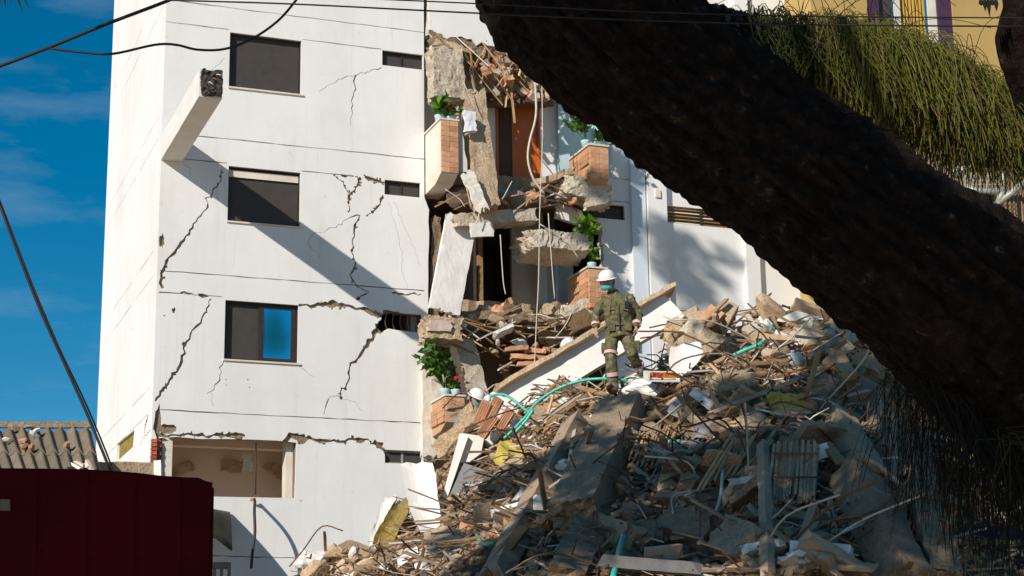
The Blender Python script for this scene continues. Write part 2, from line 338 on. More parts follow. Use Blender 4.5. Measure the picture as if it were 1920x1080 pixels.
for z, x0, x1 in ((16.72,0,5.53),(16.24,0,1.30),(16.22,2.87,4.58),(13.86,.55,5.53),(13.34,.02,1.34),(13.33,2.89,4.0),(10.99,.05,5.53),(10.55,.05,1.3),(8.21,.12,5.53),(5.42,.1,5.0),(3.0,.1,5.3)):
    joints.append(crack([(x0,z),(x1,z)], (.020,.016,.020), int(z*10), .03, .22))
K = lambda s, w, seed, jit=.45: crack([fp(*q) for q in s], w, seed, jit)
cracks = [
 K([(417,316),(412,345),(388,372),(391,388),(372,410),(358,432),(340,455),(322,478),(313,490),(303,512),(301,530),(306,540)], (.018,.035,.065), 1),
 K([(396,560),(384,590),(370,610),(350,640),(343,668),(333,690),(318,712),(305,728),(291,752)], (.02,.05,.04), 2),
 K([(420,676),(414,690),(413,712),(400,728),(388,738)], (.02,.018,.008), 3),
 K([(628,328),(643,342),(655,360),(654,398)], (.018,.035,.02), 4), K([(672,333),(668,352),(656,368)], (.045,.03,.02), 5),
 K([(719,368),(712,382),(697,397),(688,403)], (.05,.045,.012), 6), K([(676,404),(655,408),(640,420),(612,432)], (.03,.016,.006), 7),
 K([(674,405),(665,430),(662,455),(660,478),(667,492),(659,515),(660,528),(676,540)], (.045,.045,.02), 8),
 K([(612,432),(585,440),(578,455),(600,485)], (.006,.008,.004), 9),
 K([(718,606),(706,622),(694,640),(680,660),(660,682),(655,700),(652,722),(642,730),(640,745)], (.11,.05,.03), 10),
 K([(618,745),(611,760),(607,778)], (.012,.025,.01), 11), K([(640,744),(618,744)], (.01,.012,.01), 12),
 K([(716,126),(700,131),(690,136)], (.02,.02,.012), 13), K([(690,134),(672,138),(667,140),(640,147),(610,165),(598,172)], (.014,.012,.005), 14),
 K([(668,140),(665,160),(664,180),(660,190),(661,215),(657,235)], (.025,.02,.006), 15),
 K([(422,108),(405,125),(394,140),(386,158)], (.006,.008,.005), 16), K([(345,306),(356,316),(360,330)], (.006,.007,.004), 17),
 K([(560,684),(575,697),(588,706)], (.008,.008,.004), 18), K([(728,378),(742,420),(752,470),(757,520),(768,548)], (.006,.007,.004), 19),
 K([(738,378),(770,450),(790,500)], (.004,.006,.004), 20), K([(676,540),(690,548),(672,560)], (.02,.03,.02), 21),
 K([(395,735),(398,750),(400,762)], (.006,.006,.003), 22), K([(640,746),(665,752),(680,770)], (.005,.006,.003), 23),
 # broken slab lines where storeys have shifted
 K([(338,549),(352,551),(362,550)], (.03,.06,.03), 24), K([(372,552),(380,553),(392,555)], (.05,.07,.02), 25),
 K([(560,572),(590,573),(618,570),(640,574),(668,577),(690,582),(718,592)], (.05,.08,.09), 26), 
 K([(640,329),(662,331)], (.03,.03,.02), 27), K([(684,331),(700,336),(718,344)], (.08,.11,.06), 28),
 K([(558,828),(580,822),(600,826),(640,827),(660,824),(690,826),(704,832)], (.10,.05,.04), 29), K([(700,828),(715,838),(724,850)], (.12,.09,.05), 30),
 K([(296,816),(330,817),(345,813)], (.12,.05,.04), 31), K([(345,815),(400,817),(430,813),(455,822)], (.05,.05,.09), 32), K([(530,828),(545,818),(560,815)], (.03,.11,.06), 33),
 K([(735,550),(790,551)], (.03,.035,.03), 34), K([(718,585),(735,588),(760,590)],(.08,.06,.04),35),
]
spalls = [blob(*fp(326,582), .045, .075, 1), blob(*fp(308,592), .02, .02, 2), blob(*fp(304,452), .07, .17, 3), blob(*fp(296,790), .10, .36, 4), blob(*fp(312,806), .22, .13, 5),
 blob(*fp(625,568), .12, .07, 6), blob(*fp(712,615), .14, .2, 7), blob(*fp(675,825), .16, .07, 8), blob(*fp(445,815), .2, .06, 9), blob(*fp(560,819), .18, .08, 10), blob(*fp(672,560), .05, .06, 11),
 blob(*fp(424,712), .02, .015, 12), blob(*fp(424,722), .015, .015, 13), blob(*fp(465,712), .018, .018, 14), blob(*fp(468,726), .015, .012, 15), blob(*fp(564,939), .02, .015, 16), blob(*fp(712,835), .09, .1, 17)]
outer = [(0,0)]+ragged((5.3,0),(5.45,7.4),.03,.2,1)+ragged((5.5,7.4),(5.53,10.2),.008,.3,2)+[(5.53,10.2)]+ragged((5.60,10.5),(5.63,13.0),.012,.25,3)+[(5.53,13.02),(5.53,20.8),(0,20.8)]
big = [rect(*w) for w in WIN]+[rect(*w) for w in SM]+[LOW, HOLE]
rk = random.Random(3); flakes = []
for ci, c_ in enumerate(cracks):
    if ci in (0,1,3,4,5,7,9,25,27,28,31): flakes += [blob(c_[k_][0]+rk.uniform(-.02,.02), c_[k_][1]+rk.uniform(-.02,.02), rk.uniform(.012,.05), rk.uniform(.015,.055), k_, 9) for k_ in rk.sample(range(len(c_)), min(len(c_), 9))]
plate(outer, big+joints+cracks+spalls+flakes, lambda x, z: V((x, 0, z)), (0,.05,0)).build('front_wall', M_plaster, B)
cut2 = [rect(a-.006,b+.006,c-.006,d+.006) for a,b,c,d in WIN+SM]+[HOLE]+[[(x, z+.02 if z > 7 else z-.02) for x, z in LOW]]
plate([(.056,0),(5.36,0),(5.46,20.7),(.056,20.7)], cut2, lambda x, z: V((x, .054, z)), (0,.15,0)).build('masonry_layer', M_masonry, B)
# left side wall
LJ = []
for z in (5.42,8.21,8.72,11.0,11.52,13.86,14.34,16.72,17.25,19.5,20.0):
    LJ += [crack([(.35+.25*((z*7) % 1),z),(2.6,z)], (.010,.016,.012), int(z*20), .03, .25), crack([(3.1,z),(7.0,z)], (.012,.014,.008), int(z*21), .03, .25)]
Lp = lambda s, w, seed: crack([lp(*q) for q in s], w, seed)
PATCH = [lp(220,832), lp(252,806), lp(249,838), lp(219,866)]
SUN_GAP = rect(.35,2.0,5.6,6.75)  # unseen opening added behind the hoarding so sun brightens the room
LH = LJ+[PATCH, SUN_GAP, Lp([(278,778),(272,800),(270,818)], (.05,.12,.05), 3), Lp([(262,836),(268,822),(283,806)], (.02,.02,.02), 4), blob(*lp(248,617), .04, .03, 5), blob(*lp(276,704), .03, .025, 6), Lp([(256,850),(257,865)], (.02,.03,.02), 8)]
plate([(.052,0)]+[(7.55,0),(7.6,20.8),(.052,20.8)], LH, lambda y, z: V((0, y, z)), (.05,0,0)).build('side_wall', M_plaster, B)
plate([(.056,0),(7.5,0),(7.5,20.7),(.056,20.7)], [rect(.34,2.01,5.59,6.76)], lambda y, z: V((.054, y, z)), (.15,0,0)).build('side_masonry', M_lichen, B)  # the added opening continues through the masonry
# corner bricks laid bare beside the broken opening
bme = MB(); vs_, fs_ = rough_box(.1,.115,.062,.08,.008,0,3,9); bme.add(vs_, fs_); BRK = bme.mesh('brick', V(), [M_redbrick])
def brick(me, parent, p, rz=0, sc_=(1,1,1)):
    o = bpy.data.objects.new('brick', me); COL.objects.link(o); o.parent = parent; o.location = V(p)-ORG[parent.name]; o.rotation_euler = (random.uniform(-.03,.03), random.uniform(-.03,.03), rz+random.uniform(-.05,.05)); o.scale = sc_; return o
for i in range(15):
    z = 6.5+i*.078; brick(BRK, B, (.045, -.018, z)); brick(BRK, B, (.10+.03*(i % 2), .03, z), .2)
# slabs, partitions and rooms behind the openings
for z in (5.1,7.95,10.75,13.5,16.35,19.2):
    b = MB(); b.box((.22,.22,z), (5.4,6.4,z+.26)); b.build('floor_slab', M_ceil if z < 8.2 else M_concrete, B)
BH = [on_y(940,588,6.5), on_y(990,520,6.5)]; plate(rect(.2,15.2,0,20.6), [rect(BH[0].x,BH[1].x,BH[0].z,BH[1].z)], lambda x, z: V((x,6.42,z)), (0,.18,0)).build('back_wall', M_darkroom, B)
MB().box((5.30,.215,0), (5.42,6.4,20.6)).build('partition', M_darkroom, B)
MB().box((.0,.0,20.82), (15.2,7.6,21.1)).build('roof', M_concrete, B)
MB().box((.26,2.3,5.37), (5.28,2.4,7.94)).build('room_wall', M_tanroom, B)
plate(rect(.24,2.28,5.37,7.94), [rect(.34,2.01,5.59,6.76)], lambda y, z: V((.22,y,z)), (.1,0,0)).build('room_wall', M_tanroom, B)  # the added opening continues through the room wall
MB().box((3.2,.24,5.37), (3.3,2.28,7.94)).build('room_wall', M_tanroom, B)
MB().box((.33,1.2,7.74), (3.19,1.45,7.945)).build('ceiling_beam', M_tanroom, B)
b = MB(); b.box((.22,.06,5.36),(.42,.215,8.0)); b.build('opening_jamb', M_plaster2, B)
b = MB(); b.box((2.70,.21,6.4),(2.84,.5,7.9)); b.build('opening_jamb', M_plaster2, B)
for q, (px, py) in enumerate(((340,880),(440,874),(520,882))):      # plaster torn from the ceiling edge
    p = on_y(px, py, 2.25); solid('torn_plaster', rough_box(.55,.08,.2,.08,.06,.1,q), M_greywood, p, frame((1,0,.5-.5*q)), parent=B)
p = on_y(463,866,1.0); solid('hanging_plaster', rough_box(.2,.03,.35,.06,.05,.03,9), M_plaster2, p, Matrix.Identity(3), parent=B)
pline('conduit', [on_y(480,829,.12), on_y(480,880,.1), on_y(479,928,.1)], .012, M_frame, parent=B, k=1)
# windows
for i, (a, c, z0, z1) in enumerate(WIN):
    fm = MB(); t = .045 if i == 2 else .025; y0, y1 = .10, .15
    fm.box((a,y0,z0),(c,y1,z0+t)).box((a,y0,z1-t),(c,y1,z1)).box((a,y0,z0+t),(a+t,y1,z1-t)).box((c-t,y0,z0+t),(c,y1,z1-t)); mid = (a+c)/2-.02
    fm.box((mid-.03,y0-.004,z0+t),(mid+.03,y1-.004,z1-t)) if i == 2 else None
    w = fm.build('window', M_frame, B)
    if i == 2:
        MB().box((a+t,.128,z0+t),(mid-.03,.134,z1-t)).build('pane', M_glassdark, w)
        q = MB(); q.add([(mid+.06,.112,z0+.08),(c-.10,.118,z0+.08),(c-.10,.110,z1-.08),(mid+.06,.104,z1-.08)], [(0,1,2,3)]); q.build('pane', M_glassblue, w)
        r_ = MB(); s = .05; x0, x1 = mid+.031, c-t-.001
        r_.box((x0,.092,z0+t),(x0+s,.126,z1-t)).box((x1-s-.03,.092,z0+t),(x1,.126,z1-t)).box((x0+s,.092,z0+t),(x1-s-.03,.126,z0+t+s)).box((x0+s,.092,z1-t-s),(x1-s-.03,.126,z1-t)); r_.build('sash', M_frame, w)
    else:
        MB().box((a+t,.128,z0+t),(c-t,.134,z1-t)).build('pane', M_glassdark, w)
        if i == 1: MB().box((a+t,.085,z1-.2),(c-t,.1,z1-.055)).build('blind', M_plaster2, w)
    MB().box((a-.02,-.035,z0-.035),(c+.05,.098,z0-.001)).build('window_sill', M_plaster2, B)
for i, (a, c, z0, z1) in enumerate(SM):
    fm = MB(); t = .03
    fm.box((a,.08,z0),(c,.12,z0+t)).box((a,.08,z1-t),(c,.12,z1)).box((a,.08,z0+t),(a+t,.12,z1-t)).box(((a+c)/2-.02,.079,z0+t),((a+c)/2+.02,.119,z1-t))
    w = fm.build('window', M_frame if i != 2 else M_galv, B)
    MB().box((a+t,.10,z0+t),(c,.105,z1-t)).build('pane', M_glassdark, w)
# the beam sticking out of the corner
bb = MB(); bb.add([V((.208,-1.93,13.535))+p for p in [V((q.x*1,q.y,q.z)) for q in rough_box(.42,3.86,.53,.5,.004,0,5)[0]]], rough_box(.42,3.86,.53,.5,.004,0,5)[1])
be = bb.build('corner_beam', M_white, B)
solid('broken_end', rough_box(.38,.16,.47,.05,.05,0,6,9), mat('blackish_concrete', (.035,.032,.03), (.10,.09,.08), scale=9, bump=1, bscale=20), (.21,-3.86,13.54), Matrix.Identity(3), parent=be)  # end face much darker than the rest of the beam
for q in range(4): pline('rebar', [V((.1+.08*q,-3.8,13.4+.09*q)), V((.08+.07*q,-3.98,13.44+.08*q)), V((.14+.08*q,-4.02,13.36+.1*q))], .011, M_wire if q % 2 else M_rust, parent=be, n=5, k=3)

# ------------------------------------------------------------------ torn balcony bay (x 5.5 .. 9.8) and right-hand wall
def fpl(px, py, y): p = on_y(px, py, y); return (p.x, p.z)
RW0 = fpl(1128, 300, 0)[0]; RW1 = 15.25
RWcuts = [rect(on_y(1078,400).x, on_y(1171,400).x, on_y(1150,411).z, on_y(1150,384).z), rect(on_y(1249,405).x, on_y(1412,405).x, on_y(1300,422).z, on_y(1300,390).z)]
RWj = [crack([(RW0,z),(RW1,z)], (.014,.014,.014), int(z*9), .03, .3) for z in (16.72,13.86,13.34,11.0,8.2)]
outer = ragged((RW0+.1,0),(RW0-.05,13.0),.06,.2,4)+[(RW0-.6,13.0),(RW0-.6,13.45)]+ragged((RW0,13.45),(RW0,16.2),.03,.2,5)+[(RW0-1.2,16.25)]+ragged((RW0-1.2,16.5),(5.53,16.72),.09,.12,8)+[(5.53,20.8),(RW1,20.8),(RW1,0)]
plate(outer, RWcuts+RWj+[blob(*fpl(1180,560,0), .05,.05,3)], lambda x, z: V((x, 0, z)), (0,.2,0)).build('right_wall', M_plaster, B)
xa, xb = on_y(1212,450).x, on_y(1247,450).x
MB().box((xa,-.16,0),(xb,-.001,20.8)).build('pilaster', M_plaster, B)
MB().box((on_y(1395,520).x,-.16,0),(on_y(1420,520).x,-.001,20.8)).build('pilaster', M_plaster, B)
dp = MB().box((xa-.37,-.10,0),(xa-.03,-.0015,20.8)).build('pale_pilaster', mat('blue_shade_tint', (.66,.72,.77), (.60,.67,.73), scale=2, bump=.08), B)  # bluish wall shading put into the colour of this band
MB().box((xa-.028,-.05,0),(xa-.002,-.0015,20.8)).build('dark_edge_strip', M_frame, B)  # dark strip along the right edge of the bluish band
p = on_y(1233,363,-.17); MB().box((p.x-.06,-.2,p.z-.09),(p.x+.06,-.162,p.z+.09)).build('meter_cover', M_plaster2, B)
a, c = RWcuts[1][0][0], RWcuts[1][1][0]; z0, z1 = RWcuts[1][0][1], RWcuts[1][2][1]
lw = MB().box((a,.12,z0),(c,.13,z1)).build('louvre_window', M_wood, B)
nsl = 5
for q in range(nsl):
    for s_, (x0, x1) in enumerate(((a+.02,(a+c)/2-.24),((a+c)/2-.18,c-.02))):
        z = z0+(q+.5)*(z1-z0)/nsl; Mx = Matrix.Translation(V(((x0+x1)/2,.06,z))) @ Matrix.Rotation(R(35),4,'X')
        MB().box((-(x1-x0)/2,-.04,-.006),((x1-x0)/2,.04,.006),0,Mx).build('louvre_slat', M_wood if (q+s_) % 3 else M_plaster2, lw)
MB().box(((a+c)/2-.235,.02,z0),((a+c)/2-.185,.10,z1)).build('mullion', M_frame, lw)
a, c = RWcuts[0][0][0], RWcuts[0][1][0]; z0, z1 = RWcuts[0][0][1], RWcuts[0][2][1]
w = MB().box((a,.1,z0),(c,.11,z1)).build('window', M_glassdark, B)
MB().box((a,.06,z0),(c,.099,z0+.03)).box((a,.06,z1-.03),(c,.099,z1)).box((c-.03,.06,z0+.03),(c,.099,z1-.03)).build('frame', M_frame, w)
# rooms behind the bay
for z, yf in ((16.3,.6),(13.55,.62),(10.72,.66),(7.9,.6)):
    out = [(5.44,6.3),(11.4,6.3),(11.4,.21),(9.8,.21)]+ragged((9.8,yf-.2),(5.44,yf),.06,.2,int(z))
    plate(out, [], lambda x, y, z=z: V((x, y, z)), (0,0,.3)).build('floor_slab', M_concrete, B)
dx0, dx1 = on_y(934,250,.85).x, on_y(1008,250,.85).x; dz1 = on_y(970,182,.85).z
plate([(5.44,13.86),(dx0-.06,13.86),(dx0-.06,dz1+.05),(dx1+.06,dz1+.05),(dx1+.06,13.86),(9.8,13.86),(9.8,16.29),(5.44,16.29)], [], lambda x, z: V((x,.85,z)), (0,.1,0)).build('balcony_back_wall', M_plaster, B)
dr = MB().box((dx0-.055,0.83,13.86),(dx0-.001,0.94,dz1)).box((dx1+.001,0.83,13.86),(dx1+.055,0.94,dz1)).box((dx0-.055,0.83,dz1),(dx1+.055,0.94,dz1+.045)).build('door', M_door, B)
s = dx0+(dx1-dx0)*.36
MB().box((s,0.88,13.88),(dx1,0.92,dz1)).build('door_leaf', M_door, dr)
MB().box((dx0,0.90,13.88),(s-.004,0.935,dz1)).build('door_leaf', M_door2, dr)
MB().tube([V((s+.08,0.85,14.85)), V((s+.08,0.88,14.85))], .03, 8).build('door_handle', M_wire, dr)
# pale blue balcony return wall beside the door
plate([(8.9,13.9),(9.85,13.9),(9.85,16.2),(8.9,15.9)], [], lambda x, z: V((x,.7,z)), (0,.1,0)).build('blue_wall', M_bluewall, B)
MB().box((9.72,-.02,13.86),(9.85,.699,16.2)).build('side_wall', M_bluewall, B)
# level below: dark flat seen through the hole, daylight in a far window
hx0, hx1 = on_y(956,550,6).x, on_y(973,550,6).x; hz0, hz1 = on_y(965,574,6).z, on_y(965,534,6).z
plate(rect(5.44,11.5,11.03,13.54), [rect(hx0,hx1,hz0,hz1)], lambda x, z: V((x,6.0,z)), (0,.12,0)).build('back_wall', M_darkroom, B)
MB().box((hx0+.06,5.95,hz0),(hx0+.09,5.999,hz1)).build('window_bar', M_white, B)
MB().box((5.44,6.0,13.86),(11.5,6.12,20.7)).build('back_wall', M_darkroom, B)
MB().box((5.44,3.0,8.21),(11.5,3.12,11.0)).build('back_wall', M_greywood, B)
MB().box((5.44,1.2,0.0),(11.5,1.3,8.2)).build('back_wall', M_greywood, B)
x = on_y(893,500,1.5).x; MB().box((x-.07,1.5,11.03),(x,5.99,13.54)).build('partition', M_tanroom, B)
x = on_y(897,500,1.0).x; MB().box((x-.02,.96,11.03),(x+.09,1.06,13.54)).build('door_post', M_wood, B)
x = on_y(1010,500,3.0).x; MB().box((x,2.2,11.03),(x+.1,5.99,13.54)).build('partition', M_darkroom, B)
MB().box((on_y(960,500,1.9).x,1.9,11.03),(on_y(1020,500,1.9).x,2.0,13.54)).build('grey_wall', M_plaster2, B)
x0 = on_y(1010,520,1.2).x; x1 = on_y(1075,520,1.2).x; z1 = on_y(1040,490,1.2).z
MB().box((x0,1.2,11.03),(x1,1.32,z1+.6)).build('white_partition', M_plaster, B)
MB().box((x0+.2,.7,11.03),(x0+.25,1.198,z1+.3)).build('white_partition', M_bluewall, B)

# planters: brick faced boxes that stood at the balcony corners
FB = MB().add(*rough_box(.210,.05,.106,.1,.005,0,11,9)).mesh('brick', V(), [M_brick])
def planter(px, yb, yt, wpx, dep, side_brick, seed, keep=1.0):
    y0 = -dep; c0 = on_y(px, yt, y0); c1 = on_y(px, yb, y0); w = (on_y(px+wpx, yt, y0)-c0).x; z1, z0 = c0.z, c1.z; x0 = c0.x
    pl = MB(); pl.prism([V((x0,y0,z0+.12)), V((x0,y0,z1)), V((x0,.25,z1)), V((x0,.25,z0-.06)), V((x0,y0+.35,z0-.02))], (w,0,0))
    o = pl.build('planter', M_plaster2 if not side_brick else M_mortar, B)
    MB().box((x0-.03,y0-.03,z1-.001),(x0+w+.03,.2,z1+.035)).build('coping', M_plaster2, o)
    rows = int((z1-z0-.14)/.112); rnd = random.Random(seed)
    for r_ in range(rows):
        z = z0+.19+r_*.112
        n = max(1, round(w/.215)); bw = w/n
        for i in range(n):
            if rnd.random() < keep: brick(FB, o, (x0+bw*(i+.5), y0-.012, z), 0, (bw/.217,1,1))
        if side_brick:
            for i in range(max(1, int(dep/.42))):
                if rnd.random() < keep: brick(FB, o, (x0-.012, y0+.02+.42*(i+.5), z), R(90), (1.98,1,1))
    return x0, y0, w, z1
PL = [planter(826, 334, 224, 32, 1.0, False, 1), planter(836, 802, 742, 34, 1.0, True, 2, .82), planter(1105, 345, 272, 34, .9, True, 3, .9), planter(1103, 588, 502, 34, .9, True, 4, .85)]

# broken columns, lintels and slab edges still hanging in the bay (parts of the building)
def hang(name, p0, p1, W, H, m_, y=(-.3,-.3), zh=(0,-1,.1), amp=.05, ends=.1, seed=0, seg=.06):
    return beam(name, on_y(*p0, y[0]), on_y(*p1, y[1]), W, H, m_, zh=V(zh), amp=amp*.55, ends=ends, seed=seed, seg=seg, parent=B)
hang('broken_column', (884,175), (912,392), .46, .4, M_concrete, (-.5,-.9), seed=1, amp=.06)
hang('column_render', (874,320), (906,396), .28, .05, M_plaster2, (-1.2,-1.3), seed=31, amp=.05)
hang('broken_block', (832,96), (838,190), .68, .5, M_pale, (-.4,-.45), seed=2, amp=.09, ends=.05)
MB().box((5.66,-.12,15.55),(5.86,.1,16.4)).build('column_face', M_plaster, B)
hang('wall_corner', (815,0), (812,75), .42, .3, M_plaster2, (0.2,.15), seed=3, amp=.03)
hang('slab_edge', (800,82), (1030,138), .5, .3, M_dark_concrete, (.1,.3), seed=4, amp=.09)
hang('slab_edge', (870,190), (1035,185), .3, .22, M_rust, (.5,.6), seed=5, amp=.06)
hang('broken_lintel', (845,418), (1000,408), .26, .5, M_pale, (-.5,-.4), seed=6, amp=.07, zh=(0,-1,0))
hang('lintel_render', (880,432), (925,430), .3, .06, M_white, (-.8,-.78), seed=7, amp=.01, ends=.03, zh=(0,-1,0))
hang('leaning_wall', (866,405), (832,585), .66, .12, M_white, (-.45,-.5), seed=8, amp=.02, ends=.06)
hang('hollow_block_edge', (880,470), (846,592), .16, .16, M_redbrick, (-.4,-.4), seed=9, amp=.05)
hang('broken_slab', (978,460), (1092,470), .42, .75, M_pale, (-.6,-.4), seed=10, amp=.10, ends=.2, zh=(0,-1,.25))
hang('broken_slab', (1050,350), (1140,375), .42, .5, M_pale, (-.5,-.5), seed=11, amp=.12, ends=.1)
hang('broken_slab', (1000,350), (1075,325), .14, .5, M_concrete, (-.2,-.4), seed=12, amp=.06)
hang('broken_slab', (1095,385), (1135,378), .18, .3, M_pale, (-.7,-.7), seed=13, amp=.04)
hang('balcony_beam', (1055,598), (1110,580), .45, .3, M_pale, (-.6,-.7), seed=14, amp=.08)
hang('timber_panel', (1062,612), (1108,590), .36, .08, M_wood, (-.9,-.9), seed=15, amp=.02, zh=(0,-1,0))
hang('wall_stub', (1040,395), (1090,410), .32, .12, M_plaster, (.1,.1), seed=16, amp=.02, zh=(0,-1,0))
hang('broken_column', (865,640), (905,790), .42, .36, M_pale, (-.4,-.5), seed=17, amp=.05)
hang('broken_block', (790,618), (862,625), .48, .5, M_concrete, (-.8,-.8), seed=18, amp=.08)
hang('block_render', (800,610), (850,612), .22, .06, M_pink, (-1.08,-1.08), seed=19, amp=.02, zh=(0,-1,0))
hang('slab_edge', (830,596), (1060,606), .16, .6, M_dark_concrete, (.1,.1), seed=20, amp=.07)
hang('slab_edge', (860,380), (1080,372), .2, .6, M_dark_concrete, (.3,.3), seed=21, amp=.09)
hang('wall_stub', (1015,640), (1080,600), .5, .12, M_greywood, (.5,.5), seed=22, amp=.02, zh=(0,-1,0))
hang('wall_stub', (812,690), (812,860), .5, .15, M_plaster2, (-.05,-.05), seed=23, amp=.03)
hang('hollow_block_wall', (815,410), (812,600), .2, .2, M_dark_concrete, (.2,.2), seed=24, amp=.07)
hang('timber_post', (945,690), (955,760), .16, .16, M_wood, (.2,.1), seed=25, amp=.03)
# hollow clay roof tiles and cane ceiling hanging from the torn slabs
rnd = random.Random(5)
for q in range(46):        # cane laths
    a0 = (rnd.uniform(858,1000), rnd.uniform(85,140)); ln = rnd.uniform(35,95); an = rnd.uniform(-.6,.75)
    p0 = on_y(*a0, rnd.uniform(-.5,.1)); p1 = on_y(a0[0]+ln*math.sin(an), a0[1]+ln*math.cos(an), rnd.uniform(-.6,.1))
    beam('cane_lath', p0, p1, rnd.uniform(.02,.055), .015, M_cane if q % 4 else M_wood, amp=.006, ends=.02, seed=q, seg=.25, parent=B)
for q in range(16):
    a0 = (rnd.uniform(800,1040), rnd.uniform(60,120)); p0 = on_y(*a0, rnd.uniform(-.6,0)); p1 = on_y(a0[0]+rnd.uniform(10,90), a0[1]+rnd.uniform(0,70), rnd.uniform(-.7,0))
    beam('lath_strip', p0, p1, .035, .02, M_wire if q % 3 == 0 else M_cane, amp=.006, ends=.01, seed=q, seg=.25, parent=B)
for q in range(26):
    a0 = (rnd.uniform(890,1045), rnd.uniform(110,185)); p0 = on_y(*a0, rnd.uniform(-.5,0))
    solid('plaster_lump', rough_box(rnd.uniform(.12,.38),rnd.uniform(.1,.25),rnd.uniform(.08,.3),.07,.05,0,q), (M_pale, M_brick, M_concrete, M_pink)[q % 4], p0, Matrix.Rotation(rnd.uniform(0,3),3,'Y') @ Matrix.Rotation(rnd.uniform(0,3),3,'X'), parent=B)
for q in range(7):
    p0 = on_y(945+q*12, 655+q % 3*14, -.7); beam('clay_roof_tile', p0, p0+V((.5,-.1+.1*rnd.random(),.06*rnd.uniform(-1,1))), .13, .09, M_brick, amp=.02, ends=.03, seed=q, parent=B)
# thin white conduits and wires dangling in the bay
for q, pts in enumerate(([(1003,145),(1005,215),(993,265),(990,300),(1000,335),(1021,364)], [(1016,150),(1017,260),(1012,400),(1010,520),(1006,600),(1002,690)], [(938,440),(941,490),(944,530),(948,552)], [(870,155),(880,180),(892,205)],
     [(862,320),(874,350),(884,392)], [(835,355),(860,372),(872,388)], [(1012,420),(1060,450),(1085,485)], [(1075,580),(1060,610),(1040,635)], [(960,340),(940,375),(930,365)], [(900,395),(893,420)], [(1028,400),(1035,500),(1040,560)])):
    pline('dangling_wire', [on_y(*p, -.95 if q != 1 else -1.1) for p in pts], .024 if q == 0 else .011, M_wire, parent=B, n=6, k=5)

rnd = random.Random(15)
for q in range(30):        # reinforcing bars torn out of the slab edges
    x, y = rnd.choice(((rnd.uniform(850,1050),rnd.uniform(360,385)),(rnd.uniform(840,1060),rnd.uniform(585,606)),(rnd.uniform(810,1020),rnd.uniform(75,120)),(rnd.uniform(980,1130),rnd.uniform(340,380))))
    p = on_y(x, y, -.1); d = V((rnd.uniform(-.5,.5), -rnd.uniform(.3,1), rnd.uniform(-.3,.2)))*rnd.uniform(.4,.9); pline('rebar', [p, p+d*.5, p+d+V((rnd.uniform(-.2,.2),0,-rnd.uniform(.05,.4)))], .011, M_rust if q % 3 else M_wire, parent=B, n=5, k=3)
for q in range(38):        # crushed lumps wedged along the torn slab edges
    x, y = ((rnd.uniform(850,1075),rnd.uniform(578,600)),(rnd.uniform(870,1060),rnd.uniform(350,378)),(rnd.uniform(805,1035),rnd.uniform(62,118)))[q % 3]
    solid('crushed_edge', rough_box(rnd.uniform(.2,.6),rnd.uniform(.15,.4),rnd.uniform(.1,.3),.08,.07,0,q+200), rnd.choice((M_pale, M_concrete, M_concrete, M_brick, M_dark_concrete)), on_y(x, y, rnd.uniform(-.15,.45)), Matrix.Rotation(rnd.uniform(-.5,.5),3,'Y') @ Matrix.Rotation(rnd.uniform(-.5,.5),3,'Z'), parent=B)
for q in range(5): pline('rebar', [on_y(725+q*13,588,.02), on_y(722+q*14,606,.0), on_y(728+q*13,621,.02)], .010, M_rust, parent=B, n=5, k=3)

# ------------------------------------------------------------------ the rubble mound: height field h(u, v); u to the right, v away from the street camera
RIDGE = []
for px, py, v in ((380,1170,31),(540,1112,31),(600,1085,31),(690,1050,31),(740,1025,30.5),(790,955,30),(830,885,29.5),(870,822,29),(950,768,28),(1040,742,27),(1100,738,26),(1150,742,25.4),(1200,722,25.6),(1250,680,26),(1330,640,26.5),(1440,598,27),(1540,600,27),(1600,625,26.5),(1700,710,25),(1740,780,24),(1790,930,23),(1830,1100,22),(1900,1300,21)):
    p = at(px, py, v); RIDGE.append(((p-C).dot(RT), v, p.z))
def ridge(u):
    if u <= RIDGE[0][0]: return RIDGE[0][1], max(.2, RIDGE[0][2]-(RIDGE[0][0]-u)*1.2)
    for a, b in zip(RIDGE, RIDGE[1:]):
        if u <= b[0]:
            t = (u-a[0])/(b[0]-a[0]); t = t*t*(3-2*t); return a[1]+(b[1]-a[1])*t, a[2]+(b[2]-a[2])*t
    return RIDGE[-1][1], max(.1, RIDGE[-1][2]-(u-RIDGE[-1][0])*2)
def hgt(u, v, detail=True):
    vr, zr = ridge(u); vf = 14.5
    if v <= vr: s = max(0, (v-vf)/(vr-vf)); z = zr*(s**.85)
    else: z = max(0, zr-(v-vr)*.55)
    if detail:
        w = min(1, z/1.5); z += w*(.38*noise.noise(V((u*.8, v*.8, 1)))+.27*noise.noise(V((u*2.1, v*2.1, 5)))+.09*noise.noise(V((u*5, v*5, 9)))+.05*noise.noise(V((u*11, v*11, 2))))
    return z
def hit(px, py, out=0.):
    r = ray(px, py); v = 14.6; u_ = r.dot(RT)/r.dot(VD); zz = r.z/r.dot(VD)
    best = None
    while v < 33:
        d = hgt(u_*v, v)-(C.z+zz*v)
        if d > 0: return C+r*((v-out)/r.dot(VD))
        if best is None or d > best[0]: best = (d, v)
        v += .04
    return C+r*((best[1]-out)/r.dot(VD))
mo = MB(); nu, nv_ = 190, 130; u0, u1, v0, v1 = -7.5, 8.2, 13.5, 34
for j in range(nv_+1):
    for i in range(nu+1):
        u = u0+(u1-u0)*i/nu; v = v0+(v1-v0)*j/nv_; mo.v.append(UVZ(u, v, hgt(u, v)-.02))
for j in range(nv_):
    for i in range(nu):
        a = j*(nu+1)+i; mo.f.append((a, a+1, a+nu+2, a+nu+1)); mo.mi.append(0)
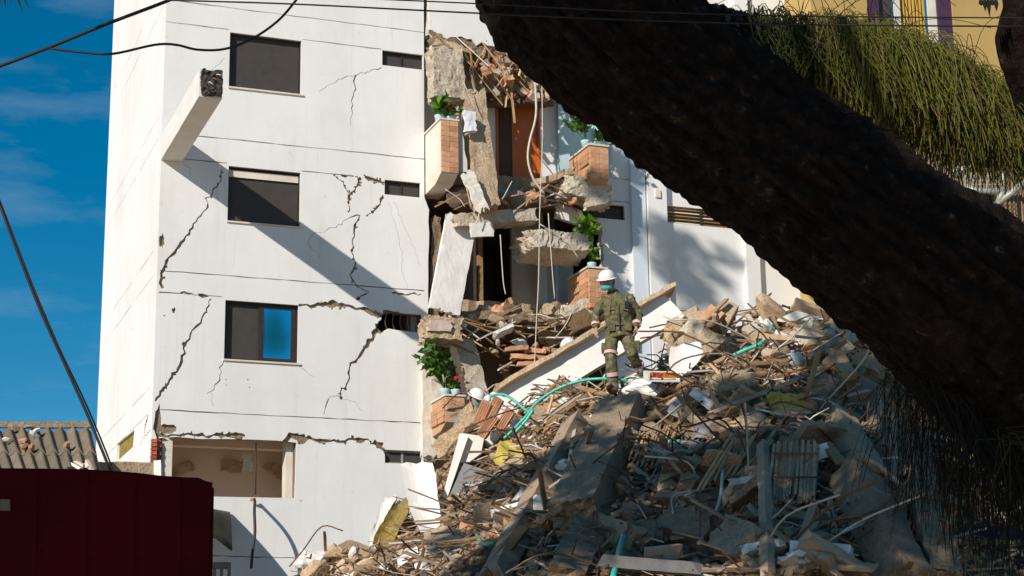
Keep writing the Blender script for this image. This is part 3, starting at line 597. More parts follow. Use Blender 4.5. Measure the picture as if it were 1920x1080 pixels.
tag(mo.build('rubble_mound', M_earth, loc=(0,-12,0)), 'tall heap of earth and crushed concrete in front of the block', kind='structure')
# crumbs nobody could count
rnd = random.Random(11); gr = MB(); ico = rock_mesh(3, 5, 1)
def edge_ok(px, py): return -40 < px < 1960 and -40 < py < 1140
for q in range(16000):
    u = rnd.uniform(-5.5, 6.8); v = rnd.uniform(17.5, 30); z = hgt(u, v)
    if z < .8: continue
    p = UVZ(u, v, z)
    if not edge_ok(*proj(p)[:2]): continue
    s = rnd.choice((.04,.05,.06,.08,.1,.14))*rnd.uniform(.6,1.2); Mx = Matrix.Rotation(rnd.uniform(0,6),3,(rnd.gauss(0,1),rnd.gauss(0,1),rnd.gauss(0,1.01)))
    gr.add([p+Mx @ V((c.x*s*1.5, c.y*s, c.z*s*.8)) for c in ico[0]], ico[1], rnd.choice((0,0,0,1,1,2,3)))
tag(gr.build('rubble_crumbs', [M_gravel, M_concrete, M_tan, M_brick], loc=(0,-12,0)), 'crushed concrete and brick crumbs covering the heap', 'rubble', kind='stuff')
tw = MB()
for q in range(8000):
    u = rnd.uniform(-5, 6.6); v = rnd.uniform(17.5, 29); z = hgt(u, v)
    if z < .8: continue
    p = UVZ(u, v, z+rnd.uniform(0,.06)); a = rnd.uniform(0,6.28); ln = rnd.uniform(.15,.75); d = V((math.cos(a), math.sin(a), rnd.uniform(-.8,.5)))*ln
    tw.tube([p, p+d*.5+V((0,0,rnd.uniform(-.05,.08))), p+d], rnd.uniform(.005,.016), 3, False, rnd.choice((0,0,1,2,3,3)))
for q in range(420):
    u = rnd.uniform(-3.5, 6.2); v = rnd.uniform(18, 28); z = hgt(u, v)
    if z < .8: continue
    p = UVZ(u, v, z+.03); a = rnd.uniform(0,6.28); geo = rough_box(rnd.uniform(.3,1.1), rnd.uniform(.03,.07), rnd.uniform(.015,.03), .15, .006, .03, q); Mx = frame(V((math.cos(a), math.sin(a), rnd.uniform(-.5,.4))), V((0,-.4,1)))
    tw.add([p+Mx @ c for c in geo[0]], geo[1], rnd.choice((0,0,3,3)))
tag(tw.build('splinters_and_wires', [M_wood, M_rust, M_wire, M_greywood], loc=(0,-12,0)), 'tangle of thin splinters and wires over the heap', 'debris', kind='stuff')

# scattered single pieces
KEEP = [(1045,1205,758,985),(1435,1545,775,955),(812,912,800,998),(915,1035,815,935),(690,910,862,1085),(1590,1710,785,1080),(1215,1335,825,862),(1210,1345,965,1040),(1565,1592,890,937),(940,1080,940,1085)]
def pick(rg, seed):
    r_ = random.Random(seed); x0, x1, y0, y1 = rg
    for k_ in range(30):
        x, y = r_.uniform(x0, x1), r_.uniform(y0, y1)
        if not any(a-6 < x < b+6 and c-6 < y < d+6 for a, b, c, d in KEEP) or r_.random() < .12: break
    return x, y
ROCKS = [MB().add(*rock_mesh(s, 8, 3)) for s in range(7)]
def rrot(r_): return Matrix.Rotation(r_.uniform(0,6.28),3,'Z') @ Matrix.Rotation(r_.uniform(-.7,.7),3,'X') @ Matrix.Rotation(r_.uniform(-.7,.7),3,'Y')
def slope_n(u, v):
    e = .5; return (RT*-(hgt(u+e,v,0)-hgt(u-e,v,0))+VD*-(hgt(u,v+e,0)-hgt(u,v-e,0))+UP*2*e).normalized()
CACHE = {}
def inst(name, key, geo, mt, P, Mx, scl, label, cat, group):
    k = (key, mt.name)
    if k not in CACHE: CACHE[k] = MB().add(*geo()).mesh(name, V(), [mt])
    o = bpy.data.objects.new(name, CACHE[k]); COL.objects.link(o); o.matrix_world = Matrix.Translation(P) @ Mx.to_4x4() @ Matrix.Diagonal((*scl, 1)); ORG[o.name] = V(P)
    return tag(o, label, cat, group)
LM = [('the thick concrete beam',1125,870),('the long timber beam',1000,940),('the yellow duct',975,865),('the white tray',1230,705),('the big grey chunk',1300,665),('the topmost boulder',1440,575),('the green hose',1410,650),('the grey blue pipe',1275,843),('the fan of canes',1455,795),('the reed panel',1490,885),('the white bag',1576,914),('the yellow green scrap',1475,757),('the column stump',1672,845),('the long dark column',1650,990),('the blue strip',1678,1016),('the angular stone',1240,1000),('the square dark block',1300,1000),('the pale pink tile',1245,1040),('the lilac rag',1320,812),('the loose cane bundle',1370,850),('the tall dark post',1435,960),('the rolled mat',1578,690),('the mould stained slab',735,975),('the left tan lump',590,1070),('the broken cabinet',860,900),('the clay pipe',1170,740),('the long crest slab',1495,650)]
def where_px(p):
    x, y, _ = proj(p); d = sorted((math.hypot(x-a, y-b), n, x-a, y-b) for n, a, b in LM)[0]
    if d[0] < 22: return 'touching '+d[1]
    if abs(d[2]) > abs(d[3]): return ('just ' if d[0] < 60 else '')+('right of ' if d[2] > 0 else 'left of ')+d[1]
    return ('just ' if d[0] < 60 else '')+('below ' if d[3] > 0 else 'above ')+d[1]
HUE = {'broken_concrete':'grey','dark_concrete':'dark','dusty_concrete':'tan','white_painted':'white','pink_tile':'pinkish','weathered_wood':'greyish','old_timber':'brown','cane':'straw coloured','rusty_bar':'rusty','pale_wire':'pale','terracotta':'terracotta'}
def size_w(s, a, b): return 'small' if s < a else 'large' if s > b else 'middling'
REG = [('on the sunlit crest behind the helmeted worker', (1260,1590,585,700)), ('in the shaded middle of the heap', (1080,1560,740,930)), ('at the dark foot of the heap', (960,1560,930,1085)),
       ('on the dark right-hand flank of the heap', (1540,1750,720,1080)), ('on the left flank of the heap below the ramp', (880,1120,760,1000)), ('in the sunlit spill below the cracked wall', (570,800,1030,1085))]
NR = [(30,18,44,10,14),(46,20,70,10,30),(40,18,52,8,26),(30,16,44,4,22),(20,14,36,12,16),(20,8,10,10,2)]
sd = 100
for (where, rg), (n_rock, n_slab, n_stick, n_brick, n_bar) in zip(REG, NR):
    dark = 'shaded' in where or 'dark' in where  # shaded regions draw darker stone, sunlit ones paler: light put into the colour
    for q in range(n_rock):
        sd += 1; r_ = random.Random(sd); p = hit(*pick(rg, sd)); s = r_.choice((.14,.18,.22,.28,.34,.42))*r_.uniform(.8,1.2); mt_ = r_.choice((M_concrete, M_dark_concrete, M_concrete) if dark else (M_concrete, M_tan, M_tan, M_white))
        inst('concrete_lump', 'rock%d' % (sd % 7), lambda: rock_mesh(sd % 7, 8, 3), mt_, p, rrot(r_), (s*1.3, s, s*.85), size_w(s,.19,.31)+' '+HUE[mt_.name]+' concrete lump '+where_px(p), 'concrete lump', 'concrete lumps '+where)
    for q in range(n_slab):
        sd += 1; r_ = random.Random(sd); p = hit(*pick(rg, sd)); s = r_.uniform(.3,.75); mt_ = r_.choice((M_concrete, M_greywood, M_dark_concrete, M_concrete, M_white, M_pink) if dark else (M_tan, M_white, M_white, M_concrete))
        inst('slab_fragment', 'slab%d' % (sd % 5), lambda: rough_box(1,.7,.16,.1,.014,.07,sd % 5), mt_, p, rrot(r_), (s, s, s), size_w(s,.42,.6)+' flat '+HUE[mt_.name]+' slab fragment '+where_px(p), 'slab fragment', 'slab fragments '+where)
    for q in range(n_stick):
        sd += 1; r_ = random.Random(sd); p = hit(*pick(rg, sd)); s = r_.uniform(.4,1.7); u, v = (p-C).dot(RT), (p-C).dot(VD); nn = slope_n(u, v)
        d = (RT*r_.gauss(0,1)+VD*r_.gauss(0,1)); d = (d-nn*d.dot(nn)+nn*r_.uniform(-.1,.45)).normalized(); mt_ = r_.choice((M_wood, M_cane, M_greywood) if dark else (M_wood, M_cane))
        inst('splintered_lath', 'lath%d' % (sd % 5), lambda: rough_box(1,.05,.022,.1,.008,.05,sd % 5), mt_, p+nn*.05, frame(d, nn), (s, r_.uniform(.7,1.8), r_.uniform(.7,1.6)), ('short ' if s < .6 else 'long ' if s > .95 else '')+HUE[mt_.name]+' splintered lath '+where_px(p), 'lath', 'laths '+where)
    for q in range(n_brick):
        sd += 1; r_ = random.Random(sd); p = hit(*pick(rg, sd)); s = r_.uniform(.8,1.2)
        inst('brick_fragment', 'bat%d' % (sd % 4), lambda: rough_box(.24,.13,.1,.06,.02,.03,sd % 4), M_brick, p, rrot(r_), (s, s, s), ('whole ' if s > 1.05 else 'chipped ')+'terracotta brick piece '+where_px(p), 'brick', 'brick fragments '+where)
    for q in range(n_bar):
        sd += 1; r_ = random.Random(sd); p = hit(*pick(rg, sd)); a = r_.uniform(0,6.28); d = V((math.cos(a), math.sin(a), r_.uniform(-.5,.6)))*r_.uniform(.5,1.6)
        pline('bent_rebar', [p-d*.3-UP*.05, p+UP*.1, p+d*.5+V((r_.uniform(-.15,.15), r_.uniform(-.15,.15), .2)), p+d+V((r_.uniform(-.2,.2),0,r_.uniform(-.1,.3)))], .012, r_.choice((M_rust, M_rust, M_wire)), 'bent reinforcing bar sticking out '+where_px(p), 'rebar', 5, 4, 'bent bars '+where)

# ------------------------------------------------------------------ single large pieces of the heap
def hb(name, p0, p1, W, H, mt, label, cat, out=(.25,.25), zh=None, amp=.04, ends=.1, seed=0, seg=.1, f=4.):
    P0, P1 = hit(*p0, out[0]), hit(*p1, out[1])
    return beam(name, P0, P1, W, H, mt, label, cat, zh=zh if zh is not None else -VD+UP*.4, amp=amp*.6, ends=ends, seed=seed, seg=seg, f=f)
TO = -VD
hb('concrete_beam', (1172,768), (1078,975), .56, .46, M_concrete, 'thick rough grey concrete beam lying steeply in the middle of the heap', 'concrete beam', (.6,.6), amp=.02, seed=1, seg=.06, zh=-VD-RT*.38+UP*.3)
hb('timber_beam', (1082,790), (925,1085), .28, .24, M_greywood, 'long dark timber beam left of the thick concrete beam', 'beam', (.65,.6), amp=.014, seed=2, seg=.08, zh=-VD-RT*.8+UP*.2)
hb('timber_beam', (985,985), (900,1095), .12, .1, M_wood, 'brown splintered beam at the bottom below the broken cabinet', 'beam', (.5,.4), amp=.02, seed=3)
hb('white_pipe', (1081,780), (1058,925), .045, .045, M_wire, 'thin straight white pipe leaning beside the thick concrete beam', 'pipe', (.75,.7), amp=.002, ends=0, seed=4)
# fallen white parapet (ramp) behind the worker
P0, P1 = at(925,757,26.6), at(1262,560,27.6)
ramp = thing('fallen_parapet', 'long white parapet wall fallen like a ramp behind the helmeted worker', 'parapet', P0)
zt = -VD+UP*.15
beam('wall_panel', P0-UP*.12, P1-UP*.12, .50, .14, M_white, zh=zt, amp=.008, ends=.05, seed=5, seg=.3, parent=ramp)
beam('coping', P0+UP*.16+VD*.05, P1+UP*.16+VD*.05, .07, .40, M_tan, zh=zt, amp=.02, ends=.05, seed=6, seg=.15, parent=ramp)
P2, P3 = at(900,765,26.4), at(820,850,26.8)
beam('brick_parapet', P2, P3, .2, .22, M_tan, 'crumbling terracotta parapet continuing the white ramp down to the left', 'parapet', zh=zt, amp=.07, seed=7)
for q, (px, py) in enumerate(((905,775),(925,768),(945,790),(915,800))):
    p = at(px, py, 26.0); hbk = thing('hollow_clay_block', ('ridged','tilted','broken','half buried')[q]+' hollow terracotta block where the white ramp meets the rubble', 'clay block', p)
    Mx = frame(V((.3+q*.1,-.4,.9)), TO)
    body = solid('block_body', rough_box(.36,.15,.2,.06,.008,.02,q), M_brick, p, Mx, parent=hbk)
    for k in range(5): solid('rib', rough_box(.35,.014,.012,.2,.002,0,k), M_brick, p+Mx @ V((0,-.06+.03*k,.106)), Mx, parent=hbk)
# white cabinet / broken box column; shade of its front put into grey colour
def prismpiece(name, outline, v, thick, mt, label, cat, vv=None, group=None, parent=None):
    P = [at(x, y, v if vv is None else vv[i]) for i, (x, y) in enumerate(outline)]
    return tag(MB().prism(P, VD*thick+RT*.0).build(name, mt, parent), label, cat, group)
cab = thing('broken_cabinet', 'white box cabinet, shaded front coloured grey, broken open left of the yellow duct', 'cabinet', at(850,980,26.5))
prismpiece('side_panel', [(862,812),(878,818),(838,935),(822,985),(820,965)], 26.2, .5, M_white, None, None, parent=cab)
prismpiece('front_panel', [(870,868),(906,880),(902,930),(880,988),(838,992),(842,930)], 26.0, .35, M_bluepvc, None, None, parent=cab)  # blue-grey colour stands in for the shade on this side
prismpiece('top_panel', [(866,812),(908,818),(902,850),(880,866),(858,866)], 26.3, .3, M_white, None, None, parent=cab)
prismpiece('torn_core', [(845,925),(875,930),(872,985),(843,985)], 25.96, .1, M_dark_concrete, None, None, parent=cab)
# white render slab peeling down the left edge
def sheet(name, L_, R_, v, mt, label, cat, thick=.18, seed=0, amp=.006, wob=.1, parent=None):
    """slab between two edge polylines of pixels, each with distances; gently bent, ragged rim"""
    def dens(Q): return [(q.x, q.y) for q in catmull([V((a_, b_, 0)) for a_, b_ in Q], 4)]
    L_, R_ = dens(L_), dens(R_); v = [q.x for q in catmull([V((a_,0,0)) for a_ in v], 4)]
    n = len(L_); rnd_ = random.Random(seed); k = 6; top = []; b = MB()
    for i in range(n):
        for j in range(k+1):
            t = j/k; x = L_[i][0]*(1-t)+R_[i][0]*t; y = L_[i][1]*(1-t)+R_[i][1]*t
            if j in (0,k): x += rnd_.uniform(-1.6,1.6)
            if i in (0,n-1): y += rnd_.uniform(-3,3)
            top.append(at(x, y, v[i]+wob*math.sin(t*3)+rnd_.uniform(-amp,amp)))
    bot = [p+VD*thick for p in top]; m_ = len(top); fs = []
    for i in range(n-1):
        for j in range(k):
            a = i*(k+1)+j; fs += [(a, a+k+1, a+k+2, a+1), (a+m_, a+1+m_, a+k+2+m_, a+k+1+m_)]
    rim = [j for j in range(k+1)]+[i*(k+1)+k for i in range(1,n)]+[(n-1)*(k+1)+j for j in range(k-1,-1,-1)]+[i*(k+1) for i in range(n-2,0,-1)]
    for a, c in zip(rim, rim[1:]+rim[:1]): fs.append((a, c, c+m_, a+m_))
    b.add(top+bot, fs); return tag(b.build(name, mt, parent), label, cat)
sheet('render_slab', [(752,868),(758,905),(764,940),(775,970),(790,1000)], [(812,868),(818,900),(822,940),(828,970),(836,992)], (26.2,26.0,25.8,25.6,25.4), M_white, 'bright white render slab peeling down the left edge of the heap', 'render slab', seed=1)
sheet('render_slab', [(792,998),(800,1030),(812,1060),(830,1100)], [(838,985),(868,1000),(892,1035),(915,1100)], (24.0,23.4,22.9,22.4), M_tan, 'tan curved render slab at the bottom edge under the white one', 'render slab', seed=2)
sheet('mould_slab', [(738,945),(722,970),(705,1000),(698,1022)], [(768,930),(765,960),(745,1000),(728,1030)], (27.4,27.3,27.2,27.1), M_lichen, 'yellow mould stained slab leaning on the cracked wall', 'slab', seed=3)
sheet('white_board', [(722,935),(712,955),(700,985),(690,1028)], [(744,930),(734,950),(714,990),(700,1022)], (27.8,27.7,27.6,27.5), M_white, 'narrow white board behind the yellow mould stained slab', 'board', seed=4, wob=.02)
sheet('concrete_slab', [(752,968),(745,1000),(732,1040)], [(775,975),(782,1010),(770,1045)], (27.6,27.5,27.4), M_tan, 'broken rubble edged slab right of the mould stained one', 'slab', seed=5)
# yellow duct with pipe end
yd = thing('yellow_duct', 'yellow plastic duct with an open pipe end left of the timber beam', 'duct', at(970,900,25.0))
sheet('duct_top', [(936,828),(955,850),(975,878),(990,892)], [(952,824),(975,840),(998,865),(1012,888)], (24.9,24.7,24.5,24.4), M_yellow, None, None, .06, seed=6, amp=.003, parent=yd)
sheet('duct_side', [(925,865),(935,872),(945,868)], [(936,828),(950,846),(958,852)], (25.0,24.9,24.8), M_yellow, None, None, .05, seed=7, amp=.003, parent=yd)
for nm, q, r0, mt_ in (('pipe_end', [(1002,880),(1012,868)], .085, M_orange), ('pipe_stub', [(996,872),(1004,893)], .075, M_frame)):
    a, b_ = at(*q[0], 24.3), at(*q[1], 24.0); d = (b_-a).normalized(); mbp = MB()
    mbp.tube([a, b_], r0, 14, False); mbp.tube([b_, a], r0*.82, 14, False); mbp.build(nm, mt_, yd, True)
sheet('cream_block', [(905,895),(915,925)], [(972,850),(988,885)], (24.5,24.3), M_tan, 'pale cream cut block below the yellow duct', 'block', .3, seed=8, wob=0)
# hoses, ropes and pipes
def hose(pts, r, mt, label, cat, out=.35, vv=None):
    P = [hit(*p, out) if vv is None else at(*p, vv[i]) for i, p in enumerate(pts)]; return pline('hose' if 'hose' in label else cat.replace(' ', '_'), P, r, mt, label, cat, 8, 6)
hose([(1178,713),(1130,710),(1090,714),(1050,727),(1010,752),(985,782),(960,808),(945,822)], .021, M_teal, 'teal hose arching over the heap to the boots of the worker', 'hose', vv=[24.9,24.9,25.0,25.1,25.2,25.3,25.3,25.3])
hose([(1000,768),(985,790),(965,812)], .022, M_teal, 'thick short teal hose beside the thin arching one', 'hose', vv=[25.1,25.1,25.1])
hose([(918,752),(922,742),(945,740),(965,752),(985,768),(1000,775)], .02, M_teal, 'pale teal hose looped over the end of the white ramp', 'hose', vv=[25.9,25.9,25.8,25.7,25.6,25.5])
hose([(1448,612),(1440,630),(1425,645),(1400,655),(1372,668)], .03, M_teal, 'green hose hanging down the crest right of the worker', 'hose', .5)
hose([(1275,828),(1248,830),(1238,845),(1236,860)], .03, M_teal, 'teal hose bent over the grey blue pipe', 'hose', .5)
hose([(1236,860),(1228,885),(1210,912)], .014, M_bluepvc, 'thin grey cable below the bent teal hose', 'cable', .5)
hose([(1173,988),(1162,1030),(1148,1090)], .035, M_teal, 'straight teal hose at the bottom middle of the heap', 'hose', .6)
hose([(890,995),(905,1020),(925,1018)], .02, M_teal, 'small turquoise cord in the dark hollow under the cabinet', 'cord', .4)
hose([(1240,1052),(1262,1048),(1272,1038)], .03, M_teal, 'short green hose end on a pale tile at the bottom', 'hose', .5)
hose([(1645,938),(1680,946)], .018, M_teal, 'thin green cord on the dark right flank', 'cord', .5)
hose([(1222,843),(1262,848),(1295,838),(1330,842)], .075, M_bluepvc, 'grey blue plastic pipe lying across the shaded heap', 'pipe', .45)
hose([(1150,762),(1172,738),(1190,720)], .055, M_brick, 'reddish clay pipe in front of the boots of the worker', 'pipe', .45)
hose([(1185,760),(1235,742),(1300,712)], .05, M_wood, 'round wooden pole below the white tray', 'pole', .4)
hose([(1215,766),(1278,774)], .06, M_wood, 'short orange brown log end right of the thick concrete beam', 'log', .5)
hose([(1370,715),(1440,700)], .05, M_wood, 'pale stripped pole lying on the sunlit crest', 'pole', .4)
hose([(1310,1020),(1330,985),(1350,935),(1355,880)], .02, M_wire, 'pale bent wire in front of the large stones at the bottom', 'wire', .6)
hose([(1440,560),(1460,625)], .03, M_wood, 'upright brown stake on the crest by the green hose', 'stake', .3)
# white tray with bright things in it
tp = at(1240,706,24.6); tr = thing('white_tray', 'white plastic tray with orange and red things right of the worker', 'tray', tp)
Mx = frame(RT+VD*.15, UP+TO*.3)
MB().box((-.22,-.16,0),(.22,.16,.02),0,Matrix.Translation(tp-UP*.06) @ Mx.to_4x4()).box((-.22,-.16,.021),(-.20,.16,.12),0,Matrix.Translation(tp-UP*.06) @ Mx.to_4x4()).box((.20,-.16,.021),(.22,.16,.12),0,Matrix.Translation(tp-UP*.06) @ Mx.to_4x4()).box((-.199,.14,.021),(.199,.16,.12),0,Matrix.Translation(tp-UP*.06) @ Mx.to_4x4()).build('tray_body', M_white, tr)
for q in range(5): solid('orange_tool', rough_box(.13,.07,.07,.04,.015,0,q), (M_orange, M_red, M_orange, M_fl_or, M_orange)[q], tp+Mx @ V((-.16+.08*q,-.1,.03)), Mx, parent=tr)
# large pieces on the crest
hb('plastered_chunk', (1262,690), (1335,640), .42, .5, M_concrete, 'big grey concrete chunk with a white plaster face right of the worker', 'concrete chunk', (.3,.2), amp=.12, seed=21)
sheet('plaster_face', [(1258,650),(1256,680),(1268,712)], [(1312,640),(1318,665),(1300,690)], (24.6,24.55,24.5), M_white, 'smooth white plaster piece on the big grey chunk', 'plaster piece', .06, seed=9, wob=.03)
hb('stone_block', (1252,630), (1312,598), .26, .34, M_tan, 'cream rectangular block at the upper end of the white ramp', 'block', (.1,.1), amp=.02, seed=22)
solid('boulder', rock_mesh(12, 9, 3), M_tan, at(1440,578,26.6), Matrix.Diagonal((.62,.5,.5)), 'big orange and grey boulder on the very top of the heap', 'boulder')
solid('boulder', rock_mesh(14, 9, 3), M_white, at(1500,600,26.4), Matrix.Diagonal((.75,.5,.32)), 'pale flat boulder on the crest right of the orange one', 'boulder')
hb('stone_block', (1350,610), (1372,570), .24, .24, M_tan, 'upright tan block on the crest left of the big boulder', 'block', (-.1,-.1), amp=.03, seed=23)
hb('stone_block', (1318,618), (1345,588), .24, .24, M_brick, 'reddish brick block standing on the crest', 'block', (-.1,-.1), amp=.04, seed=24)
hb('concrete_slab', (1400,672), (1590,628), .30, .5, M_concrete, 'long grey slab lying along the crest under the trunk', 'slab', (.2,.2), amp=.05, seed=25)
hb('white_plank', (1400,590), (1436,640), .07, .04, M_wire, 'narrow white plank tilted against the big boulder', 'plank', (.3,.4), amp=.004, seed=26)
hb('timber_plank', (1480,640), (1590,612), .10, .06, M_wood, 'pale orange plank on the sunlit crest right of the boulder', 'plank', (.3,.3), amp=.01, seed=27)
hb('timber_plank', (1440,592), (1540,578), .035, .03, M_wood, 'thin straight stick reaching from the boulder to the trunk', 'stick', (.0,-.3), amp=.004, seed=28)
hb('rolled_mat', (1560,665), (1595,715), .2, .22, M_cane, 'rolled pale mat on the crest below the trunk', 'mat', (.25,.3), amp=.03, seed=29)
solid('tarpaulin_scrap', rough_box(.45,.05,.3,.06,.05,.05,30), M_yellow, hit(1475,757,.3), frame(RT, UP), 'yellow green scrap of sheet above the fan of sticks', 'sheet scrap')
BLK = [((1335,665),(1385,645),.34,.34,'pale squared block below the upright tan block'),((1395,640),(1430,622),.28,.3,'pale block under the green hose on the crest'),((1490,640),(1535,622),.3,.28,'pale block between the boulders and the rolled mat'),((1545,640),(1580,628),.3,.3,'squared block at the right end of the crest slab'),((1290,640),(1318,612),.3,.3,'chipped block leaning on the cream rectangular block'),((1600,680),(1650,720),.36,.32,'grey chunky block on the crest shoulder under the trunk'),((1620,740),(1665,765),.4,.34,'broad grey block above the column stump'),((1340,735),(1410,722),.34,.3,'grey broken block below the stripped pole'),((1530,720),(1575,742),.36,.3,'grey broken block below the rolled mat'),((1395,905),(1445,930),.4,.34,'heavy dark block at the foot of the tall post'),((1130,1000),(1190,1020),.4,.34,'heavy dark block left of the large angular stone'),((1360,1010),(1420,1035),.42,.36,'heavy dark block right of the square edged stone')]
for q, (a_, b_, w_, h_, lab_) in enumerate(BLK): hb('concrete_block', a_, b_, w_, h_, M_pale if q < 5 else M_concrete, lab_, 'block', (.25,.25), amp=.035, seed=80+q, seg=.07, zh=-VD-RT*.6+UP*(.5 if q % 2 else .1))
# fan of pale sticks
fp0 = hit(1432,775,.3); fan = thing('stick_fan', 'fan of pinkish split canes spreading above the reed panel', 'canes', fp0)
for q in range(16):
    a = -1.15+q*.15; d = (RT*math.sin(a+.55)-UP*math.cos(a+.55)*.8+TO*.35); ln = .28+.14*((q*7) % 5)/5
    beam('split_cane', fp0+d*.12, fp0+d*(.2+ln), .035, .02, M_pink if q % 3 else M_cane, amp=.004, ends=.02, seed=q, seg=.2, parent=fan, zh=TO)
# grey reed panel
rp0 = hit(1490,840,.5); rpn = thing('reed_panel', 'hanging grey reed ceiling panel with ragged lower ends', 'reed panel', rp0)
for q in range(24):
    t = q/23; a = at(1452+t*82, 832+6*math.sin(q*2), 21.0); b_ = at(1440+t*88+3*math.sin(q), 925+22*abs(math.sin(q*1.7)), 20.4)
    beam('reed', a, b_, .030, .03, M_greywood, amp=.004, ends=.02, seed=q, seg=.2, parent=rpn, zh=TO)
for q in range(2): beam('reed_tie', at(1446-q*5, 850+q*45, 20.8-q*.3), at(1534, 850+q*45, 20.8-q*.3), .018, .02, M_rust, amp=.003, seed=q, parent=rpn, zh=TO)
for q in range(14):
    x = 1300+q*9; hb('cane_bundle_stick', (x, 880+((q*37) % 40)), (x+40+((q*23) % 30), 830-((q*17) % 30)), .03, .025, M_cane, 'brown cane of the loose bundle left of the reed panel', 'cane', (.5,.55), amp=.006, seed=q)['group'] = 'loose cane bundle left of the reed panel'
for q in range(10):
    x = 1180+q*7; hb('cane_bundle_stick', (x, 860+((q*31) % 25)), (x+38, 765+((q*13) % 22)), .022, .02, M_cane, 'thin straw coloured cane right of the thick concrete beam', 'cane', (.4,.45), amp=.006, seed=q)['group'] = 'straw canes by the thick beam'
# broken columns on the right flank
hb('column_stump', (1655,785), (1690,905), .36, .34, M_concrete, 'upright broken grey column stump on the right flank under the trunk', 'column', (.5,.5), amp=.03, seed=40, seg=.07, zh=-VD-RT*.8)
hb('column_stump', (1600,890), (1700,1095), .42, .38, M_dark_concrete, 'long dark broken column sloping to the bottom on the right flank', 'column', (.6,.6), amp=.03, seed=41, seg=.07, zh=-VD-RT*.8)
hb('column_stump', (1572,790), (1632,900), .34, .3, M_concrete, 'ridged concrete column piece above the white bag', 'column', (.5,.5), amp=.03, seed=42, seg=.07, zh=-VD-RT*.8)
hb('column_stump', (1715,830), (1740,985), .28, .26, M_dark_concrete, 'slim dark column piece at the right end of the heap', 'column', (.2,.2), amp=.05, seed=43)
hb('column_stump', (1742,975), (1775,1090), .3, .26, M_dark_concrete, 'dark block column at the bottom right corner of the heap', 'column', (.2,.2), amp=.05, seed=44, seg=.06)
hb('timber_post', (1430,830), (1440,1090), .11, .1, M_greywood, 'tall dark upright post at the left side of the reed panel', 'post', (.7,.8), amp=.02, seed=45, zh=-VD-RT*.7)
hb('timber_post', (1687,925), (1700,1060), .09, .08, M_wood, 'brown post between the dark columns on the right', 'post', (.7,.7), amp=.02, seed=46)
hb('timber_plank', (1545,830), (1580,870), .12, .05, M_wood, 'short orange brown board above the white bag', 'board', (.6,.6), amp=.01, seed=47)
solid('plastic_bag', rock_mesh(22, 9, 3), M_cloth, hit(1576,914,.55), Matrix.Diagonal((.2,.18,.34)), 'crumpled white plastic bag on the shaded right flank', 'bag', smooth=True)
solid('white_carton', rough_box(.17,.13,.17,.08,.006,0,49), M_white, hit(1540,848,.6), frame(RT+UP*.3, UP), 'small white carton under the fan of sticks', 'carton')
hb('blue_strip', (1665,998), (1692,1035), .09, .03, M_blue, 'bright blue plastic strip at the bottom right', 'plastic strip', (.7,.7), amp=.004, seed=50)
# stones and boards at the bottom
solid('boulder', rock_mesh(31, 9, 3), M_dark_concrete, hit(1240,1000,.1), Matrix.Diagonal((.75,.5,.5)), 'large dark angular stone at the bottom middle', 'boulder')
hb('stone_block', (1255,990), (1345,1005), .34, .4, M_dark_concrete, 'square edged dark stone block right of the large angular stone', 'block', (.2,.2), amp=.05, seed=51)
solid('boulder', rock_mesh(33, 9, 3), M_concrete, hit(1255,912,.2), Matrix.Diagonal((.36,.3,.28)), 'rounded grey stone below the grey blue pipe', 'boulder')
solid('boulder', rock_mesh(34, 9, 3), M_dark_concrete, hit(1295,908,.2), Matrix.Diagonal((.32,.3,.28)), 'darker round stone beside the grey one below the pipe', 'boulder')
hb('timber_plank', (1124,1052), (1310,1068), .14, .05, mat('slate_plank', (.10,.10,.105), (.16,.155,.15), scale=4, bump=.5, bscale=14), 'flat grey plank lying across the very bottom', 'plank', (.8,.7), amp=.01, seed=52)
solid('pink_tile', rough_box(.4,.03,.22,.1,.015,.04,53), M_pink, hit(1245,1040,.6), frame(RT+UP*.1, UP+TO*.8), 'pale pink broken tile at the bottom middle', 'tile')
solid('pink_tile', rough_box(.42,.04,.2,.1,.02,.04,54), M_tan, hit(1355,862,.5), frame(RT-UP*.2, UP+TO*.8), 'pale tan tile piece above the loose cane bundle', 'tile')
solid('white_tile', rough_box(.34,.03,.22,.1,.015,.04,55), M_concrete, hit(1358,800,.4), frame(RT+UP*.2, UP+TO*.8), 'light grey tile standing in the shaded heap', 'tile')
solid('rag', rough_box(.3,.06,.14,.05,.05,.03,56), M_bluepvc, hit(1320,812,.4), frame(RT, UP), 'crumpled lilac rag beside the light grey tile', 'rag')
hb('concrete_slab', (1110,990), (1060,1090), .4, .3, M_dark_concrete, 'dark slab below the foot of the thick concrete beam', 'slab', (.3,.3), amp=.05, seed=57)
solid('boulder', rock_mesh(41, 9, 3), M_tan, at(590,1075,28), Matrix.Diagonal((.55,.4,.42)), 'tan lump at the left end of the spill below the wall', 'boulder')
solid('boulder', rock_mesh(42, 9, 3), M_tan, at(692,1068,27.8), Matrix.Diagonal((.6,.4,.4)), 'sunlit tan lump under the mould stained slab', 'boulder')
for q in range(9):
    r_ = random.Random(q+60); hb('broken_board', (600+q*20, 1075-q*2), (650+q*20, 1050-q*3), .12, .05, r_.choice((M_white, M_tan, M_pink)), 'pale broken board in the spill below the cracked wall', 'board', (.3,.3), amp=.02, seed=q)['group'] = 'pale boards in the spill'
pline('wire_loop', [at(585,1085,27.5), at(600,1062,27.5), at(612,1066,27.5), at(614,1088,27.5)], .012, M_rust, 'thin wire loop beside the left tan lump', 'wire')
